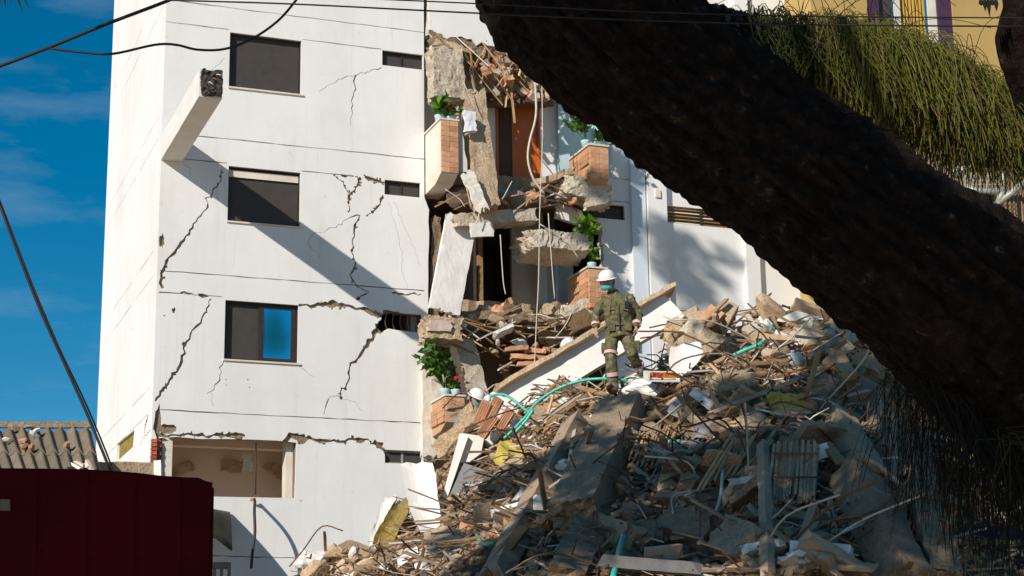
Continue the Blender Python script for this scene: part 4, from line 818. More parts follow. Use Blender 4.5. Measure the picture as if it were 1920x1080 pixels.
# debris lying loose on the torn floors of the bay
r_ = random.Random(77)
for q in range(34):
    lev = q % 3; x = r_.uniform(850,1085); y = (596+r_.uniform(0,16), 366+r_.uniform(0,14), 650+r_.uniform(-25,40))[lev]
    p = on_y(x, y, r_.uniform(-.7,.2)); s = r_.uniform(.15,.42); mt_ = r_.choice((M_tan, M_brick, M_concrete, M_white, M_pink))
    inst('fallen_lump', 'rock%d' % (q % 7), lambda: rock_mesh(q % 7, 8, 3), mt_, p, rrot(r_), (s*1.4, s, s*.7), HUE.get(mt_.name,'broken')+' lump lying on the torn '+('second','upper','lower')[lev]+' balcony floor', 'rubble lump', 'lumps on the torn '+('second','upper','lower')[lev]+' balcony floor')
for q in range(40):
    lev = q % 3; x = r_.uniform(850,1075); y = (592+r_.uniform(0,30), 360+r_.uniform(0,25), 640+r_.uniform(-20,50))[lev]
    p = on_y(x, y, r_.uniform(-.8,0)); a = r_.uniform(-.7,.7); s = r_.uniform(.5,1.3)
    inst('splintered_lath', 'lath%d' % (q % 5), lambda: rough_box(1,.05,.022,.1,.008,.05,q % 5), r_.choice((M_cane, M_wood, M_wire)), p, frame(V((math.cos(a), r_.uniform(-.4,.4), math.sin(a))), UP), (s,1.2,1.2), 'splintered lath lying on the torn '+('second','upper','lower')[lev]+' balcony floor', 'lath', 'laths on the torn '+('second','upper','lower')[lev]+' balcony floor')
solid('white_slab', rough_box(.5,.06,.22,.1,.02,.05,71), M_white, on_y(945,622,-.9), frame(V((1,0,.5)), V((0,-1,.4))), 'clean white slab piece on the second torn floor', 'slab')
solid('grey_sheet', rough_box(.8,.1,.35,.1,.05,.05,72), M_bluepvc, on_y(950,370,-.3), frame(V((1,0,-.1)), V((0,-1,.6))), 'grey plastic sheet bunched below the orange door', 'sheet')
solid('blue_bag', rough_box(.25,.12,.45,.07,.03,.03,73), M_cloth, on_y(880,228,-1.0), Matrix.Identity(3), 'pale blue and white bag hanging beside the top left planter', 'bag')

# ------------------------------------------------------------------ people
def remesh(mb, name, mt, P, parent, vox=.01, sm=3, wr=0., yaw=0., faces=None):
    me = mb.mesh('tmp', V(), []); o = bpy.data.objects.new('tmp', me); COL.objects.link(o)
    r_ = o.modifiers.new('r', 'REMESH'); r_.mode = 'VOXEL'; r_.voxel_size = vox
    s_ = o.modifiers.new('s', 'SMOOTH'); s_.factor = .5; s_.iterations = sm
    dg = bpy.context.evaluated_depsgraph_get(); ev = o.evaluated_get(dg); m2 = bpy.data.meshes.new_from_object(ev)
    vs2 = [v_.co.copy() for v_ in m2.vertices]; fs2 = [tuple(p.vertices) for p in m2.polygons]
    bpy.data.objects.remove(o); bpy.data.meshes.remove(me); bpy.data.meshes.remove(m2)
    if wr: vs2 = [p+nv(V((p.x*9, p.y*9, p.z*16)), 1, 2)*wr+nv(p*28, 1, 5)*wr*.35 for p in vs2]
    b = MB(); b.add([tol(P, p) for p in vs2], fs2); return b.build(name, mt, parent, True)
def tol(P, p): return V(P)+RT*p[0]+TO*p[1]+UP*p[2]
def loft(mb, rings, n=18):
    b = len(mb.v)
    for c, rx, ry in rings:
        for j in range(n): a = 2*math.pi*j/n; mb.v.append(V((c[0]+rx*math.cos(a), c[1]+ry*math.sin(a), c[2])))
    k = len(rings); fs = [(b+i*n+j, b+i*n+(j+1) % n, b+(i+1)*n+(j+1) % n, b+(i+1)*n+j) for i in range(k-1) for j in range(n)]
    fs += [tuple(b+j for j in reversed(range(n))), tuple(b+(k-1)*n+j for j in range(n))]; mb.f += fs; mb.mi += [0]*len(fs); return mb
def ball(mb, c, r, n=10):
    rings = [(V((c[0], c[1], c[2]+r[2]*math.sin(-math.pi/2+math.pi*(i+.5)/n))), r[0]*math.cos(-math.pi/2+math.pi*(i+.5)/n), r[1]*math.cos(-math.pi/2+math.pi*(i+.5)/n)) for i in range(n)]
    return loft(mb, rings, 14)
def hand(mb, w, d, side, out):
    """w wrist, d direction of the hand, side = thumb direction, out = palm normal"""
    w, d, side, out = V(w), V(d).normalized(), V(side).normalized(), V(out).normalized()
    mb.tube([w-d*.03, w+d*.03, w+d*.085], [.027,.036,.034], 10, True, 0, .62)
    for i, (o_, ln) in enumerate(((.030,.070),(.010,.080),(-.010,.074),(-.029,.056))):
        a = w+d*.075+side*o_; mb.tube([a, a+d*ln*.45+out*.006, a+d*ln*.8+out*.022, a+d*ln*.95+out*.036], [.0105,.0098,.0092,.008], 7)
    a = w+d*.02+side*.03; mb.tube([a-side*.015, a+d*.03+side*.02, a+d*.06+side*.026+out*.015], [.013,.0115,.009], 7)
def person(P, J, label, sole_b=True, facing=(-.35,.85,-.42), uniform=None, bands=True):
    uniform = uniform or M_camo
    root = thing('person', label, 'person', P)
    Vv = {k: V(x) for k, x in J.items()}; pe, ch, nk, hd = Vv['pelvis'], Vv['chest'], Vv['neck'], Vv['head']
    f = V(facing).normalized(); sd_ = f.cross(UP).normalized() if abs(f.z) < .99 else V((1,0,0)); uh = sd_.cross(f).normalized()
    # body (skin), one continuous surface
    b = MB()
    loft(b, [(pe-V((0,0,.08)),.12,.09),(pe,.145,.1),(pe.lerp(ch,.5),.125,.085),(ch,.15,.1),(ch+V((0,0,.12)),.14,.085),(nk,.06,.06)])
    b.tube([ch+V((0,0,.1)), nk, hd-uh*.03], [.07,.055,.055], 12)
    ball(b, hd, (.078,.092,.115)); ball(b, hd+f*.035-uh*.055, (.058,.06,.06))
    b.tube([hd+f*.088+uh*.02, hd+f*.115-uh*.015, hd+f*.09-uh*.025], [.009,.017,.012], 8)
    for s in (-1,1): ball(b, hd+sd_*s*.08-f*.005, (.016,.02,.032), 6)
    for s in ('R','L'):
        b.tube([Vv['sh'+s]-V((0,0,.01)), Vv['sh'+s].lerp(Vv['el'+s],.5), Vv['el'+s], Vv['el'+s].lerp(Vv['wr'+s],.35), Vv['wr'+s]], [.055,.05,.042,.042,.027], 10)
        d = (Vv['wr'+s]-Vv['el'+s]).normalized(); sgn = -1 if s == 'R' else 1
        hand(b, Vv['wr'+s]+d*.02, (d+V((0,.15,-.5))), V((-sgn*.35,1,0)), V((-sgn,.25,0)))
        b.tube([Vv['hip'+s], Vv['hip'+s].lerp(Vv['kn'+s],.5), Vv['kn'+s], Vv['kn'+s].lerp(Vv['an'+s],.35), Vv['an'+s]], [.085,.075,.055,.055,.038], 10)
        b.tube([Vv['an'+s]+V((0,-.02,0)), Vv['an'+s]+V((0,.06,-.04)), Vv['an'+s]+V((0,.15,-.055))], [.04,.04,.03], 8)
    remesh(b, 'body', M_skin, P, root, .0085, 2)
    # jacket
    b = MB(); hem = pe+V((0,0,-.11))
    loft(b, [(hem,.205,.15),(hem+V((.004,0,.05)),.208,.152),(pe+V((0,0,.04)),.195,.142),(pe.lerp(ch,.4),.185,.132),(pe.lerp(ch,.75),.2,.14),(ch+V((0,0,.05)),.212,.145),(ch+V((0,0,.13)),.19,.125),(ch.lerp(nk,.75)+V((0,0,.02)),.12,.095),(nk+V((0,0,.01)),.078,.075)])
    for s in ('R','L'):
        b.tube([ch+V((0,0,.1)), Vv['sh'+s], Vv['sh'+s].lerp(Vv['el'+s],.4), Vv['el'+s], Vv['el'+s].lerp(Vv['wr'+s],.5), Vv['wr'+s]-(Vv['wr'+s]-Vv['el'+s]).normalized()*.01], [.085,.08,.073,.064,.058,.048], 12)
    b.tube([nk-V((0,.01,.01)), nk+V((0,0,.035))], [.085,.072], 14)
    ja = remesh(b, 'jacket', uniform, P, root, .012, 3, .02)
    pline('belt', [tol(P, pe+V((.2*math.cos(a), .148*math.sin(a), .06))) for a in [i*math.pi/10 for i in range(21)]], .016, M_boot, parent=root, n=6, k=1)
    for s in (-1,1): pline('shoulder_strap', [tol(P, ch+V((s*.10,-.10,.13))), tol(P, ch+V((s*.11,.02,.195))), tol(P, ch+V((s*.11,.135,.08))), tol(P, ch+V((s*.13,.14,-.06)))], .012, M_boot, parent=root, n=6)
    solid('radio', rough_box(.05,.035,.1,.03,.003,0,4), M_black, tol(P, ch+V((.115,.155,.03))), Matrix((RT, VD, UP)).transposed(), parent=root)
    for x0, z0 in ((-.09,.02),(.1,.02),(-.11,-.27),(.12,-.27)):
        c = ch+V((x0,.134 if z0 > -.1 else .126,z0)); solid('pocket', rough_box(.10,.02,.12,.03,.008,0,3), uniform, tol(P, c), Matrix((RT, VD, UP)).transposed(), parent=ja)
    MB().box((-.006,-.012,-.2),(.006,.012,.16),0,Matrix.Translation(tol(P, ch.lerp(pe,.4)+V((0,.148,0)))) @ Matrix((RT, VD, UP)).transposed().to_4x4()).build('zip', M_frame, ja)
    # trousers
    b = MB(); loft(b, [(pe+V((0,0,-.10)),.165,.125),(pe+V((0,0,-.02)),.17,.125),(pe+V((0,0,.05)),.16,.12)])
    for s in ('R','L'):
        h, k_, a_ = Vv['hip'+s], Vv['kn'+s], Vv['an'+s]
        b.tube([pe+V((0,0,-.03)), h+V((0,0,-.02)), h.lerp(k_,.5), k_, k_.lerp(a_,.4), a_+(k_-a_).normalized()*.07], [.1,.106,.094,.08,.08,.064], 14)
    tr_ = remesh(b, 'trousers', uniform, P, root, .012, 3, .014)
    for s in ('R','L'):
        h, k_, a_ = Vv['hip'+s], Vv['kn'+s], Vv['an'+s]; o_ = V((-.075 if s == 'R' else .075, .03, 0))
        solid('cargo_pocket', rough_box(.11,.03,.15,.03,.01,0,7), uniform, tol(P, h.lerp(k_,.62)+o_), frame(V((RT.x,RT.y,0))+VD*(-.4 if s == 'L' else .4), UP), parent=tr_)
        if bands:
            d = (a_-k_).normalized()
            MB().tube([tol(P, k_+d*.20), tol(P, k_+d*.255)], [.089,.086], 16, False).build('leg_band', M_band, tr_, True)
            if s == 'R': MB().tube([tol(P, h.lerp(k_,.78)), tol(P, h.lerp(k_,.9))], [.101,.097], 16, False).build('leg_band', M_band, tr_, True)
            d = (Vv['wr'+s]-Vv['el'+s]).normalized(); MB().tube([tol(P, Vv['wr'+s]-d*.10), tol(P, Vv['wr'+s]-d*.05)], [.066,.063], 14, False).build('sleeve_band', M_band, ja, True)
        bt = MB(); bt.tube([a_+(k_-a_).normalized()*.10, a_+V((0,0,.0)), a_+V((0,.03,-.04))], [.062,.06,.055], 12); bt.tube([a_+V((0,-.05,-.045)), a_+V((0,.05,-.045)), a_+V((0,.14,-.055)), a_+V((0,.19,-.06))], [.045,.052,.045,.03], 12)
        remesh(bt, 'boot', M_boot, P, root, .011, 2)
    # face and helmet
    for s in (-1,1): ball_o = MB(); ball(ball_o, V((0,0,0)), (.011,.011,.011), 6); ball_o.v = [tol(P, hd+f*.088+sd_*s*.033+uh*.015+p) for p in ball_o.v]; ball_o.build('eye', M_hair, root, True)
    mk = MB()
    for i in range(7):
        for j in range(9):
            a = -.95+1.9*j/8; zz = -.028-.078*i/6; rr = .096+.02*math.sin(math.pi*i/6); mk.v.append(tol(P, hd+uh*zz+f*(rr*math.cos(a)+.012)+sd_*(rr*.92*math.sin(a))))
    for i in range(6):
        for j in range(8): a = i*9+j; mk.f.append((a,a+1,a+10,a+9)); mk.mi.append(0)
    mk.build('face_mask', M_mask, root, True)
    hm = MB(); n = 24; rings = 9; b0 = len(hm.v)
    for i in range(rings):
        th = math.pi/2*(1-i/(rings-1))*.98
        for j in range(n): a = 2*math.pi*j/n; hm.v.append(tol(P, hd+uh*(.058+.115*math.cos(th))+f*(.138*math.sin(th)*math.cos(a)-.005)+sd_*(.118*math.sin(th)*math.sin(a))))
    for i in range(rings-1):
        for j in range(n): hm.f.append((i*n+j, i*n+(j+1) % n, (i+1)*n+(j+1) % n, (i+1)*n+j)); hm.mi.append(0)
    hl = hm.build('helmet', M_helmet, root, True)
    br = MB()
    for i, (e, dz) in enumerate(((.0,.058),(.022,.047),(.024,.040),(.0,.048))):
        for j in range(n): a = 2*math.pi*j/n; q = e*(1+1.1*max(0, math.cos(a))); br.v.append(tol(P, hd+uh*dz+f*((.137+q)*math.cos(a)-.005)+sd_*((.117+q)*math.sin(a))))
    for i in range(3):
        for j in range(n): br.f.append((i*n+j, i*n+(j+1) % n, (i+1)*n+(j+1) % n, (i+1)*n+j)); br.mi.append(0)
    br.build('brim', M_helmet, hl, True)
    for s in (-1,1): pline('chin_strap', [tol(P, hd+sd_*s*.105+uh*.03), tol(P, hd+sd_*s*.088-uh*.05), tol(P, hd+f*.05+sd_*s*.03-uh*.118)], .008, M_frame, parent=hl, n=5)
    pline('helmet_band', [tol(P, hd+uh*.055+f*(.142*math.cos(a)-.005)+sd_*.122*math.sin(a)) for a in [i*2*math.pi/20+math.pi/2 for i in range(11)]], .010, M_frame, parent=hl, n=5, k=1)
    hr = MB(); ball(hr, V((0,0,0)), (.086,.09,.08)); hr.v = [tol(P, hd-f*.028+uh*.0+p) for p in hr.v]; hr.build('hair', M_hair, root, True)
    return root
WP = at(1157,735,24.9)
JW = dict(pelvis=(.06,0,.86), chest=(.045,.03,1.16), neck=(-.01,.06,1.395), head=(-.10,.135,1.535), shR=(-.15,.03,1.315), elR=(-.265,.0,1.07), wrR=(-.275,.1,.875), shL=(.235,.0,1.32), elL=(.325,-.03,1.07), wrL=(.285,.08,.885),
    hipR=(-.045,0,.82), knR=(-.085,.10,.46), anR=(-.03,0,.075), hipL=(.15,0,.82), knL=(.215,.13,.50), anL=(.335,-.12,.335))
person(WP, JW, 'standing worker in camouflage, white helmet and teal mask, looking down', facing=(-.30,.9,-.38))
# the stones he stands on
solid('boulder', rock_mesh(51, 9, 3), M_tan, tol(WP, (-.02,.02,-.22)), Matrix.Diagonal((.8,.75,.42)), 'dusty rubble lump under the straight leg of the worker', 'boulder')
solid('boulder', rock_mesh(52, 9, 3), M_white, tol(WP, (.40,-.1,.02)), Matrix.Diagonal((.75,.75,.50)), 'whitish lump under the raised boot of the worker', 'boulder')
# two colleagues mostly hidden behind the fallen parapet
J2 = dict(pelvis=(0,0,.9), chest=(0,.08,1.18), neck=(.02,.14,1.4), head=(.04,.2,1.53), shR=(-.19,.06,1.32), elR=(-.27,.1,1.06), wrR=(-.2,.28,.95), shL=(.19,.06,1.32), elL=(.27,.1,1.06), wrL=(.2,.28,.95), hipR=(-.1,0,.85), knR=(-.11,.06,.46), anR=(-.11,0,.075), hipL=(.1,0,.85), knL=(.11,.06,.46), anL=(.11,0,.075))
p2 = at(888,742,27.8); p2.z -= 1.62
person(p2, J2, 'crouching helper whose white helmet shows at the lower end of the ramp', facing=(.6,.6,-.5), uniform=M_bluepvc, bands=False)
p3 = at(1062,648,28.3); p3.z -= 1.62
person(p3, J2, 'helper hidden behind the ramp with only the helmet showing', facing=(-.5,.6,-.6), uniform=M_bluepvc, bands=False)

# ------------------------------------------------------------------ the leaning street tree: huge dark trunk across the upper right, crown overhead
tree = thing('shade_tree', 'huge dark leaning trunk crossing the upper right in front of everything', 'tree', UVZ(6.5, 9.5, 0))
def limb(name, nodes, mt, seed, n=56, k=14, amp=.03, parent=tree):
    """nodes: (px, py, width px, v) or (Vector, radius)"""
    pts = []; rad = []
    for nd in nodes:
        if len(nd) == 4: p = at(nd[0], nd[1], nd[3]); pts.append(p); rad.append(nd[2]/2/F*(p-C).length)
        else: pts.append(V(nd[0])); rad.append(nd[1])
    P = catmull(pts, k); Rr = [q.x for q in catmull([V((r_,0,0)) for r_ in rad], k)]
    b = MB(); a = V((0,0,1)); m_ = len(P); ln = 0
    for i, p in enumerate(P):
        t = (P[min(i+1,m_-1)]-P[max(i-1,0)]).normalized(); a = (a-t*a.dot(t)).normalized(); c = t.cross(a); ln += (p-P[i-1]).length if i else 0
        for j in range(n):
            q = 2*math.pi*j/n; cx, sy = math.cos(q), math.sin(q); s = V((cx*Rr[i]*7, sy*Rr[i]*7, ln*2.2))
            d = amp*(.8*noise.noise(s+V((seed,0,0)))+.7*noise.noise(s*2.3+V((0,seed,0)))+.8*abs(noise.noise(s*5+V((0,0,seed))))+.6*noise.noise(s*11))
            d += amp*1.1*noise.noise(V((cx*1.2, sy*1.2, ln*.9+seed)))
            fu = 1-abs(noise.noise(V((cx*Rr[i]*15, sy*Rr[i]*15, ln*2.6+seed)))); d -= amp*1.5*max(0, fu-.72)/.28
            b.v.append(p+(a*cx+c*sy)*(Rr[i]+d))
    for i in range(m_-1):
        for j in range(n): b.f.append((i*n+j, i*n+(j+1) % n, (i+1)*n+(j+1) % n, (i+1)*n+j)); b.mi.append(0)
    b.f.append(tuple(range(n))); b.f.append(tuple(range((m_-1)*n, m_*n))); b.mi += [0,0]
    return b.build(name, mt, parent, True)
TV = 7.6
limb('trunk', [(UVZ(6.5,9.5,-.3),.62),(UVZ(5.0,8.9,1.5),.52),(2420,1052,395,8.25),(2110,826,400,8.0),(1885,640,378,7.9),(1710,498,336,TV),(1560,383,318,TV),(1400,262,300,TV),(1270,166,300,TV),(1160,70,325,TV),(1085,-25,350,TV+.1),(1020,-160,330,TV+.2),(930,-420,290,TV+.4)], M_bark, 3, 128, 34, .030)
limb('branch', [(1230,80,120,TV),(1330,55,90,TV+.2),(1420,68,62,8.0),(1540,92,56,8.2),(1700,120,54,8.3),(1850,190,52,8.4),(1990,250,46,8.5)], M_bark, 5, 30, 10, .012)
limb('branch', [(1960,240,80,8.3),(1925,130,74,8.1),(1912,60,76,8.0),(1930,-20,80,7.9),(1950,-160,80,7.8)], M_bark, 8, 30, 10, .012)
sc_ = MB(); rl = random.Random(31); lic = rock_mesh(5, 4, 1)
trk = tree.children[0]; tv = [v_.co+ORG[tree.name] for v_ in trk.data.vertices]
for q in range(4200):                                               # bark scales and lichen scabs
    p = tv[rl.randrange(len(tv))]; s_ = rl.choice((.008,.01,.014,.02,.03))*rl.uniform(.7,1.3); Mx = Matrix.Rotation(rl.uniform(0,6),3,(rl.gauss(0,1),rl.gauss(0,1),rl.gauss(0,1)))
    sc_.add([p+Mx @ V((c.x*s_*2, c.y*s_*1.4, c.z*s_)) for c in lic[0]], lic[1], rl.choice((0,0,0,1,1,2)))
sc_.build('bark_scales', [M_bark, mat('bark_scale', (.035,.026,.022), (.02,.015,.013), bump=.3, rough=.95, spec=.1), mat('grey_lichen', (.09,.085,.08), (.06,.055,.05), bump=.3, rough=.95, spec=.1)], tree)
# crown: clumps of leaves high above the street, out of the picture, between the sun and the shaded ground
rnd = random.Random(21)
targets = []
for px, py, r_ in ((880,1010,.6),(930,930,.55),(990,900,.55),(1000,1040,.8),(1080,860,.6),(1100,960,.8),(1190,800,.55),(1200,890,.8),(1200,1030,.9),(1290,775,.5),(1300,880,.85),(1310,1020,.9),(1400,745,.5),(1400,850,.85),(1410,980,.9),(1500,770,.6),(1500,880,.85),(1510,1020,.9),(1590,760,.5),(1600,860,.85),(1610,990,.9),(1690,850,.8),(1700,1000,.9),(1380,660,.3),(1540,690,.35),(930,1080,.7),(1650,1080,.9)):
    targets.append((hit(px, py), r_, (15.5 if px < 1580 else 18)+rnd.uniform(-1,1)))
for i in range(16):
    t = i/15; targets.append((at(1010+t*900, 40+t*690, TV-.35), .55, 9+rnd.uniform(-.5,.5))); (targets.append((at(1120+t*800, -40+t*620, TV-.35), .45, 9.6+rnd.uniform(-.5,.5))) if t < .3 else None)
for px in (-150,0,120,260,380): targets.append((at(px, 960, 14), .7, 9.5)); targets.append((at(px, 1080, 14), .7, 9.5))
for px in (1760,1840,1920): targets += [(at(px, 900, 26), .9, 17), (at(px, 1040, 26), .9, 17), (at(px,780,27), .9, 17)]
for px, py, r_ in ((1290,470,.42),(1275,520,.42),(1310,545,.34),(1365,485,.24),(1250,450,.3),(1345,520,.2),(1160,300,.28),(1190,335,.25),(1180,440,.3),(1150,520,.2),(1300,600,.3)): targets.append((on_y(px, py, 0), r_, 24))
for px, py, r_ in ((548,655,.55),(543,628,.5),(550,672,.6)):                # unseen leaf clumps added to the crown, to be mirrored in the open window
    p = on_y(px, py, .11); d = p-C; rfl = V((d.x, -d.y, d.z)); T = p+rfl*(37/abs(d.y)); targets.append((T+SUN*.01, r_, .01))
lf = MB(); cents = []
for T, r_, dist in targets:
    c = T-SUN*dist; cents.append(c); px, py, zc = proj(c)
    nl = int((310 if dist > 14 else 300)*(r_/.6)**2)
    for q in range(nl):
        while True:
            o = V((rnd.uniform(-1,1), rnd.uniform(-1,1), rnd.uniform(-1,1)))
            if o.length <= 1: break
        p = c+o*r_; d = V((rnd.gauss(0,1), rnd.gauss(0,1), rnd.gauss(0,.5))).normalized(); e = d.cross(V((rnd.gauss(0,1), rnd.gauss(0,1), rnd.gauss(0,1)))).normalized(); s = rnd.uniform(.08,.17)
        lf.add([p-d*s, p+e*s*.45, p+d*s, p-e*s*.45], [(0,1,2,3)])
lf.build('crown', M_crown, tree)
top = at(930,-420,TV+.4); lb = MB()
for i, c in enumerate(cents):
    if i % 3: continue
    m1 = top.lerp(c, .45)+V((0,0,1.6)); lb.tube(catmull([top, m1, c], 4), [.10-.08*t/8 for t in range(9)], 5)
lb.build('twigs', M_bark, tree)

# ------------------------------------------------------------------ epiphytes hanging from the branch
def strands(name, n, src, lo, hi, rr, mt, label, seed, arch=.12, parent=None, kind=None, mts=None):
    r_ = random.Random(seed); b = MB()
    for q in range(n):
        p = src(r_); a = r_.uniform(0,6.28); hz = V((math.cos(a), math.sin(a), 0))*r_.uniform(.03,.16); ln = r_.uniform(lo, hi); up = r_.uniform(-.2,1)*arch
        w = V((r_.gauss(0,.035), r_.gauss(0,.035), 0))
        pts = [p, p+hz*.6+UP*up, p+hz*1.05+UP*(up*.5-.05*ln), p+hz*1.25-UP*ln*.45+w, p+hz*1.3-UP*ln+w*2.2]
        b.tube(catmull(pts, 3), r_.uniform(*rr), 3, False, r_.randrange(len(mts)) if mts else 0)
    return tag(b.build(name, mts or mt), label, 'epiphyte', kind=kind)
def along(p0, p1, v0, v1, jit=14):
    def f_(r_):
        t = r_.random(); return at(p0[0]+(p1[0]-p0[0])*t+r_.uniform(-jit,jit), p0[1]+(p1[1]-p0[1])*t+r_.uniform(-jit,jit), v0+(v1-v0)*t+r_.uniform(-.12,.12))
    return f_
M_fern2 = mat('epiphyte_olive', (.13,.14,.022), (.08,.095,.016), scale=3, bump=0, rough=.6, trans=.3)
M_fern3 = mat('epiphyte_dry', (.18,.12,.035), (.12,.08,.028), scale=3, bump=0, rough=.7, trans=.2)
FM = [M_fern, M_fern2, M_fern, M_fern3]
strands('hanging_epiphyte', 2400, along((1545,75),(1720,115),8.1,8.3,20), .18, .42, (.0010,.0026), None, 'sunlit yellow green hanging tufts in the middle of the mossy branch', 1, mts=FM)
strands('hanging_epiphyte', 2300, along((1710,115),(1850,190),8.3,8.4,22), .16, .42, (.0010,.0026), None, 'dense olive hanging tufts on the sagging middle of the branch', 2, mts=FM)
strands('hanging_epiphyte', 1400, along((1830,190),(1960,240),8.4,8.5,22), .12, .32, (.0010,.0026), None, 'brownish hanging tufts at the right end of the branch', 3, mts=[M_fern2,M_fern3,M_fern2])
strands('hanging_epiphyte', 700, along((1400,62),(1550,90),8.0,8.15,16), .10, .26, (.0015,.0035), M_ferndark, 'fern tufts in a shade-dark colour where the branch leaves the trunk', 4)
strands('hanging_epiphyte', 700, along((1705,695),(1915,872),7.75,7.85,10), .2, .62, (.0009,.0020), M_strand, 'dark thread like strands hanging under the lower end of the trunk', 5, arch=0)
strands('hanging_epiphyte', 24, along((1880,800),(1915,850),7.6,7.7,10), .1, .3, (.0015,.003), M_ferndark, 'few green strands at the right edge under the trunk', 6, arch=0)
b = MB(); r_ = random.Random(9)
for q in range(34):
    p = at(r_.uniform(1480,1920), 60+r_.uniform(0,30), 8.2); p = at(proj(p)[0], 70+max(0, proj(p)[0]-1680)*.5, 8.2); d = RT*r_.uniform(-.3,.3)+VD*r_.uniform(-.1,.1); h = r_.uniform(.08,.3)
    b.tube(catmull([p, p+d*.4+UP*h, p+d+UP*h*1.1, p+d*1.6+UP*h*.6], 4), .002, 3, False)
tag(b.build('dry_stems', M_strand), 'thin dry stems arching above the mossy branch', 'stems', kind='stuff')
b = MB()
for q in range(5):
    p = at(1838+q*7, -12, 7.8); b.add([p, p+RT*.012-UP*.05, p-UP*(.06+.03*(q % 3)), p-RT*.012-UP*.05], [(0,1,2,3)])
tag(b.build('dead_leaf', M_strand), 'dark dead leaf hanging at the top right edge', 'leaf')

# ------------------------------------------------------------------ potted plants on the balconies
def plant(name, P, n, h, spread, mats, label, seed, flower=None, lean=V((0,0,0)), ls=.13):
    r_ = random.Random(seed); t = thing(name, label, 'plant', P); st = MB(); lv = MB()
    for s in range(max(3, n//12)):
        a = r_.uniform(0,6.28); d = V((math.cos(a)*spread*r_.random(), math.sin(a)*spread*r_.random(), h*r_.uniform(.5,1)))+lean*r_.uniform(.4,1); pts = catmull([V(P), V(P)+d*.5+UP*.05, V(P)+d], 4); st.tube(pts, .009, 5)
        for q in range(12):
            p = pts[r_.randrange(3,9)]+V((r_.gauss(0,.03),)*3); dd = V((r_.gauss(0,1), r_.gauss(0,1), r_.gauss(.2,.6))).normalized(); ee = dd.cross(V((r_.gauss(0,1), r_.gauss(0,1), r_.gauss(0,1)))).normalized(); nn = dd.cross(ee); L_ = ls*r_.uniform(.8,1.7)
            lv.add([p, p+dd*L_*.45+ee*L_*.3+nn*L_*.06, p+dd*L_*.5-nn*L_*.04, p+dd*L_*.45-ee*L_*.3+nn*L_*.06, p+dd*L_-nn*L_*.1], [(0,1,2),(0,2,3),(1,4,2),(2,4,3)], r_.randrange(len(mats)))
    st.build('stem', mats[0], t); lv.build('leaves', mats, t)
    if flower:
        fm_, fo, fn = flower; fl = MB()
        for q in range(fn):
            p = V(P)+V(fo)+V((r_.gauss(0,.06), r_.gauss(0,.05), r_.gauss(0,.05))); dd = V((r_.gauss(0,1), r_.gauss(0,1), r_.gauss(.4,.6))).normalized(); ee = dd.orthogonal().normalized(); L_ = .13
            fl.add([p, p+dd*L_*.5+ee*.035, p+dd*L_, p+dd*L_*.5-ee*.035], [(0,1,2,3)])
        fl.build('flower', fm_, t)
    pt = MB(); P = V(P); pt.tube([P-UP*.16, P-UP*.02, P], [.08,.10,.105], 10); pt.build('pot', M_bluewall, t, True)
    return t
def on_planter(i, f, dz=.16): x0, y0, w, z1 = PL[i]; return V((x0+w*f, y0+.3, z1+.035+dz))
plant('potted_plant', on_planter(0,.2), 60, .38, .25, [M_leaf, M_leaf, M_leafy], 'leafy plant with an orange flower on the top left planter', 1, (M_fl_or,(.12,-.12,.2),14), V((-.12,-.1,0)), .17)
plant('potted_plant', on_planter(0,.9), 36, .2, .18, [M_leafy, M_leaf], 'small yellow flowering plant next to the orange one on the top left planter', 2, (M_yellow,(.05,-.1,.05),10), ls=.12)
plant('potted_plant', on_planter(1,.2), 170, 1.0, .45, [M_leaf, M_leaf, M_leafy], 'tall green climber with red flower on the lower left planter', 3, (M_red,(.25,-.1,.2),8), V((-.35,-.1,.0)), .15)
plant('potted_plant', on_planter(1,.8), 40, .3, .2, [M_leafy, M_leaf], 'low yellow green plant beside the red flower on the lower left planter', 4, None, ls=.11)
plant('potted_plant', on_planter(2,.1), 130, .8, .5, [M_leaf, M_leaf, M_leaf, M_leafy], 'upright dark leaved plant on the top right planter', 5, None, V((-.05,0,0)), .15)
plant('potted_plant', on_planter(2,.95), 60, .3, .4, [M_leafy, M_leaf], 'bright drooping plant at the right end of the top right planter', 6, None, V((.2,-.2,-.1)), .13)
plant('potted_plant', on_y(1103,455,-.6), 110, .6, .3, [M_leafy, M_leaf, M_leafy], 'bright leafy plant hanging below the upper right slab', 7, None, V((-.02,0,.0)), .17)
plant('potted_plant', on_planter(3,.5), 60, .35, .35, [M_leafy, M_leaf], 'small pale potted plant above the helmet of the worker', 8, None, ls=.11)

# ------------------------------------------------------------------ yellow house and yard at the right
Yy = -1.2; x0 = on_y(1522,30,Yy).x
yh = thing('yellow_house', 'yellow house with purple framed window behind the mossy branch', 'house', (x0+4, Yy, 0))
wx0, wx1 = on_y(1628,40,Yy).x, on_y(1788,40,Yy).x; wz0, wz1 = on_y(1700,135,Yy).z, on_y(1700,-120,Yy).z
plate(rect(x0,x0+12,0,23), [rect(wx0,wx1,wz0,wz1)], lambda x, z: V((x,Yy,z)), (0,.25,0)).build('wall', M_yellowwall, yh)
MB().box((x0,Yy+.251,0),(x0+.2,8,23)).build('wall', M_yellowwall, yh)
wn = MB().box((wx0,Yy+.05,wz0),(on_y(1652,40,Yy).x,Yy+.2,wz1)).box((on_y(1762,40,Yy).x,Yy+.05,wz0),(wx1,Yy+.2,wz1)).build('window', M_purple, yh)
MB().box((on_y(1652,40,Yy).x+.005,Yy+.2,wz0),(on_y(1683,40,Yy).x,Yy+.22,wz1)).build('pane', M_glassdark, wn)
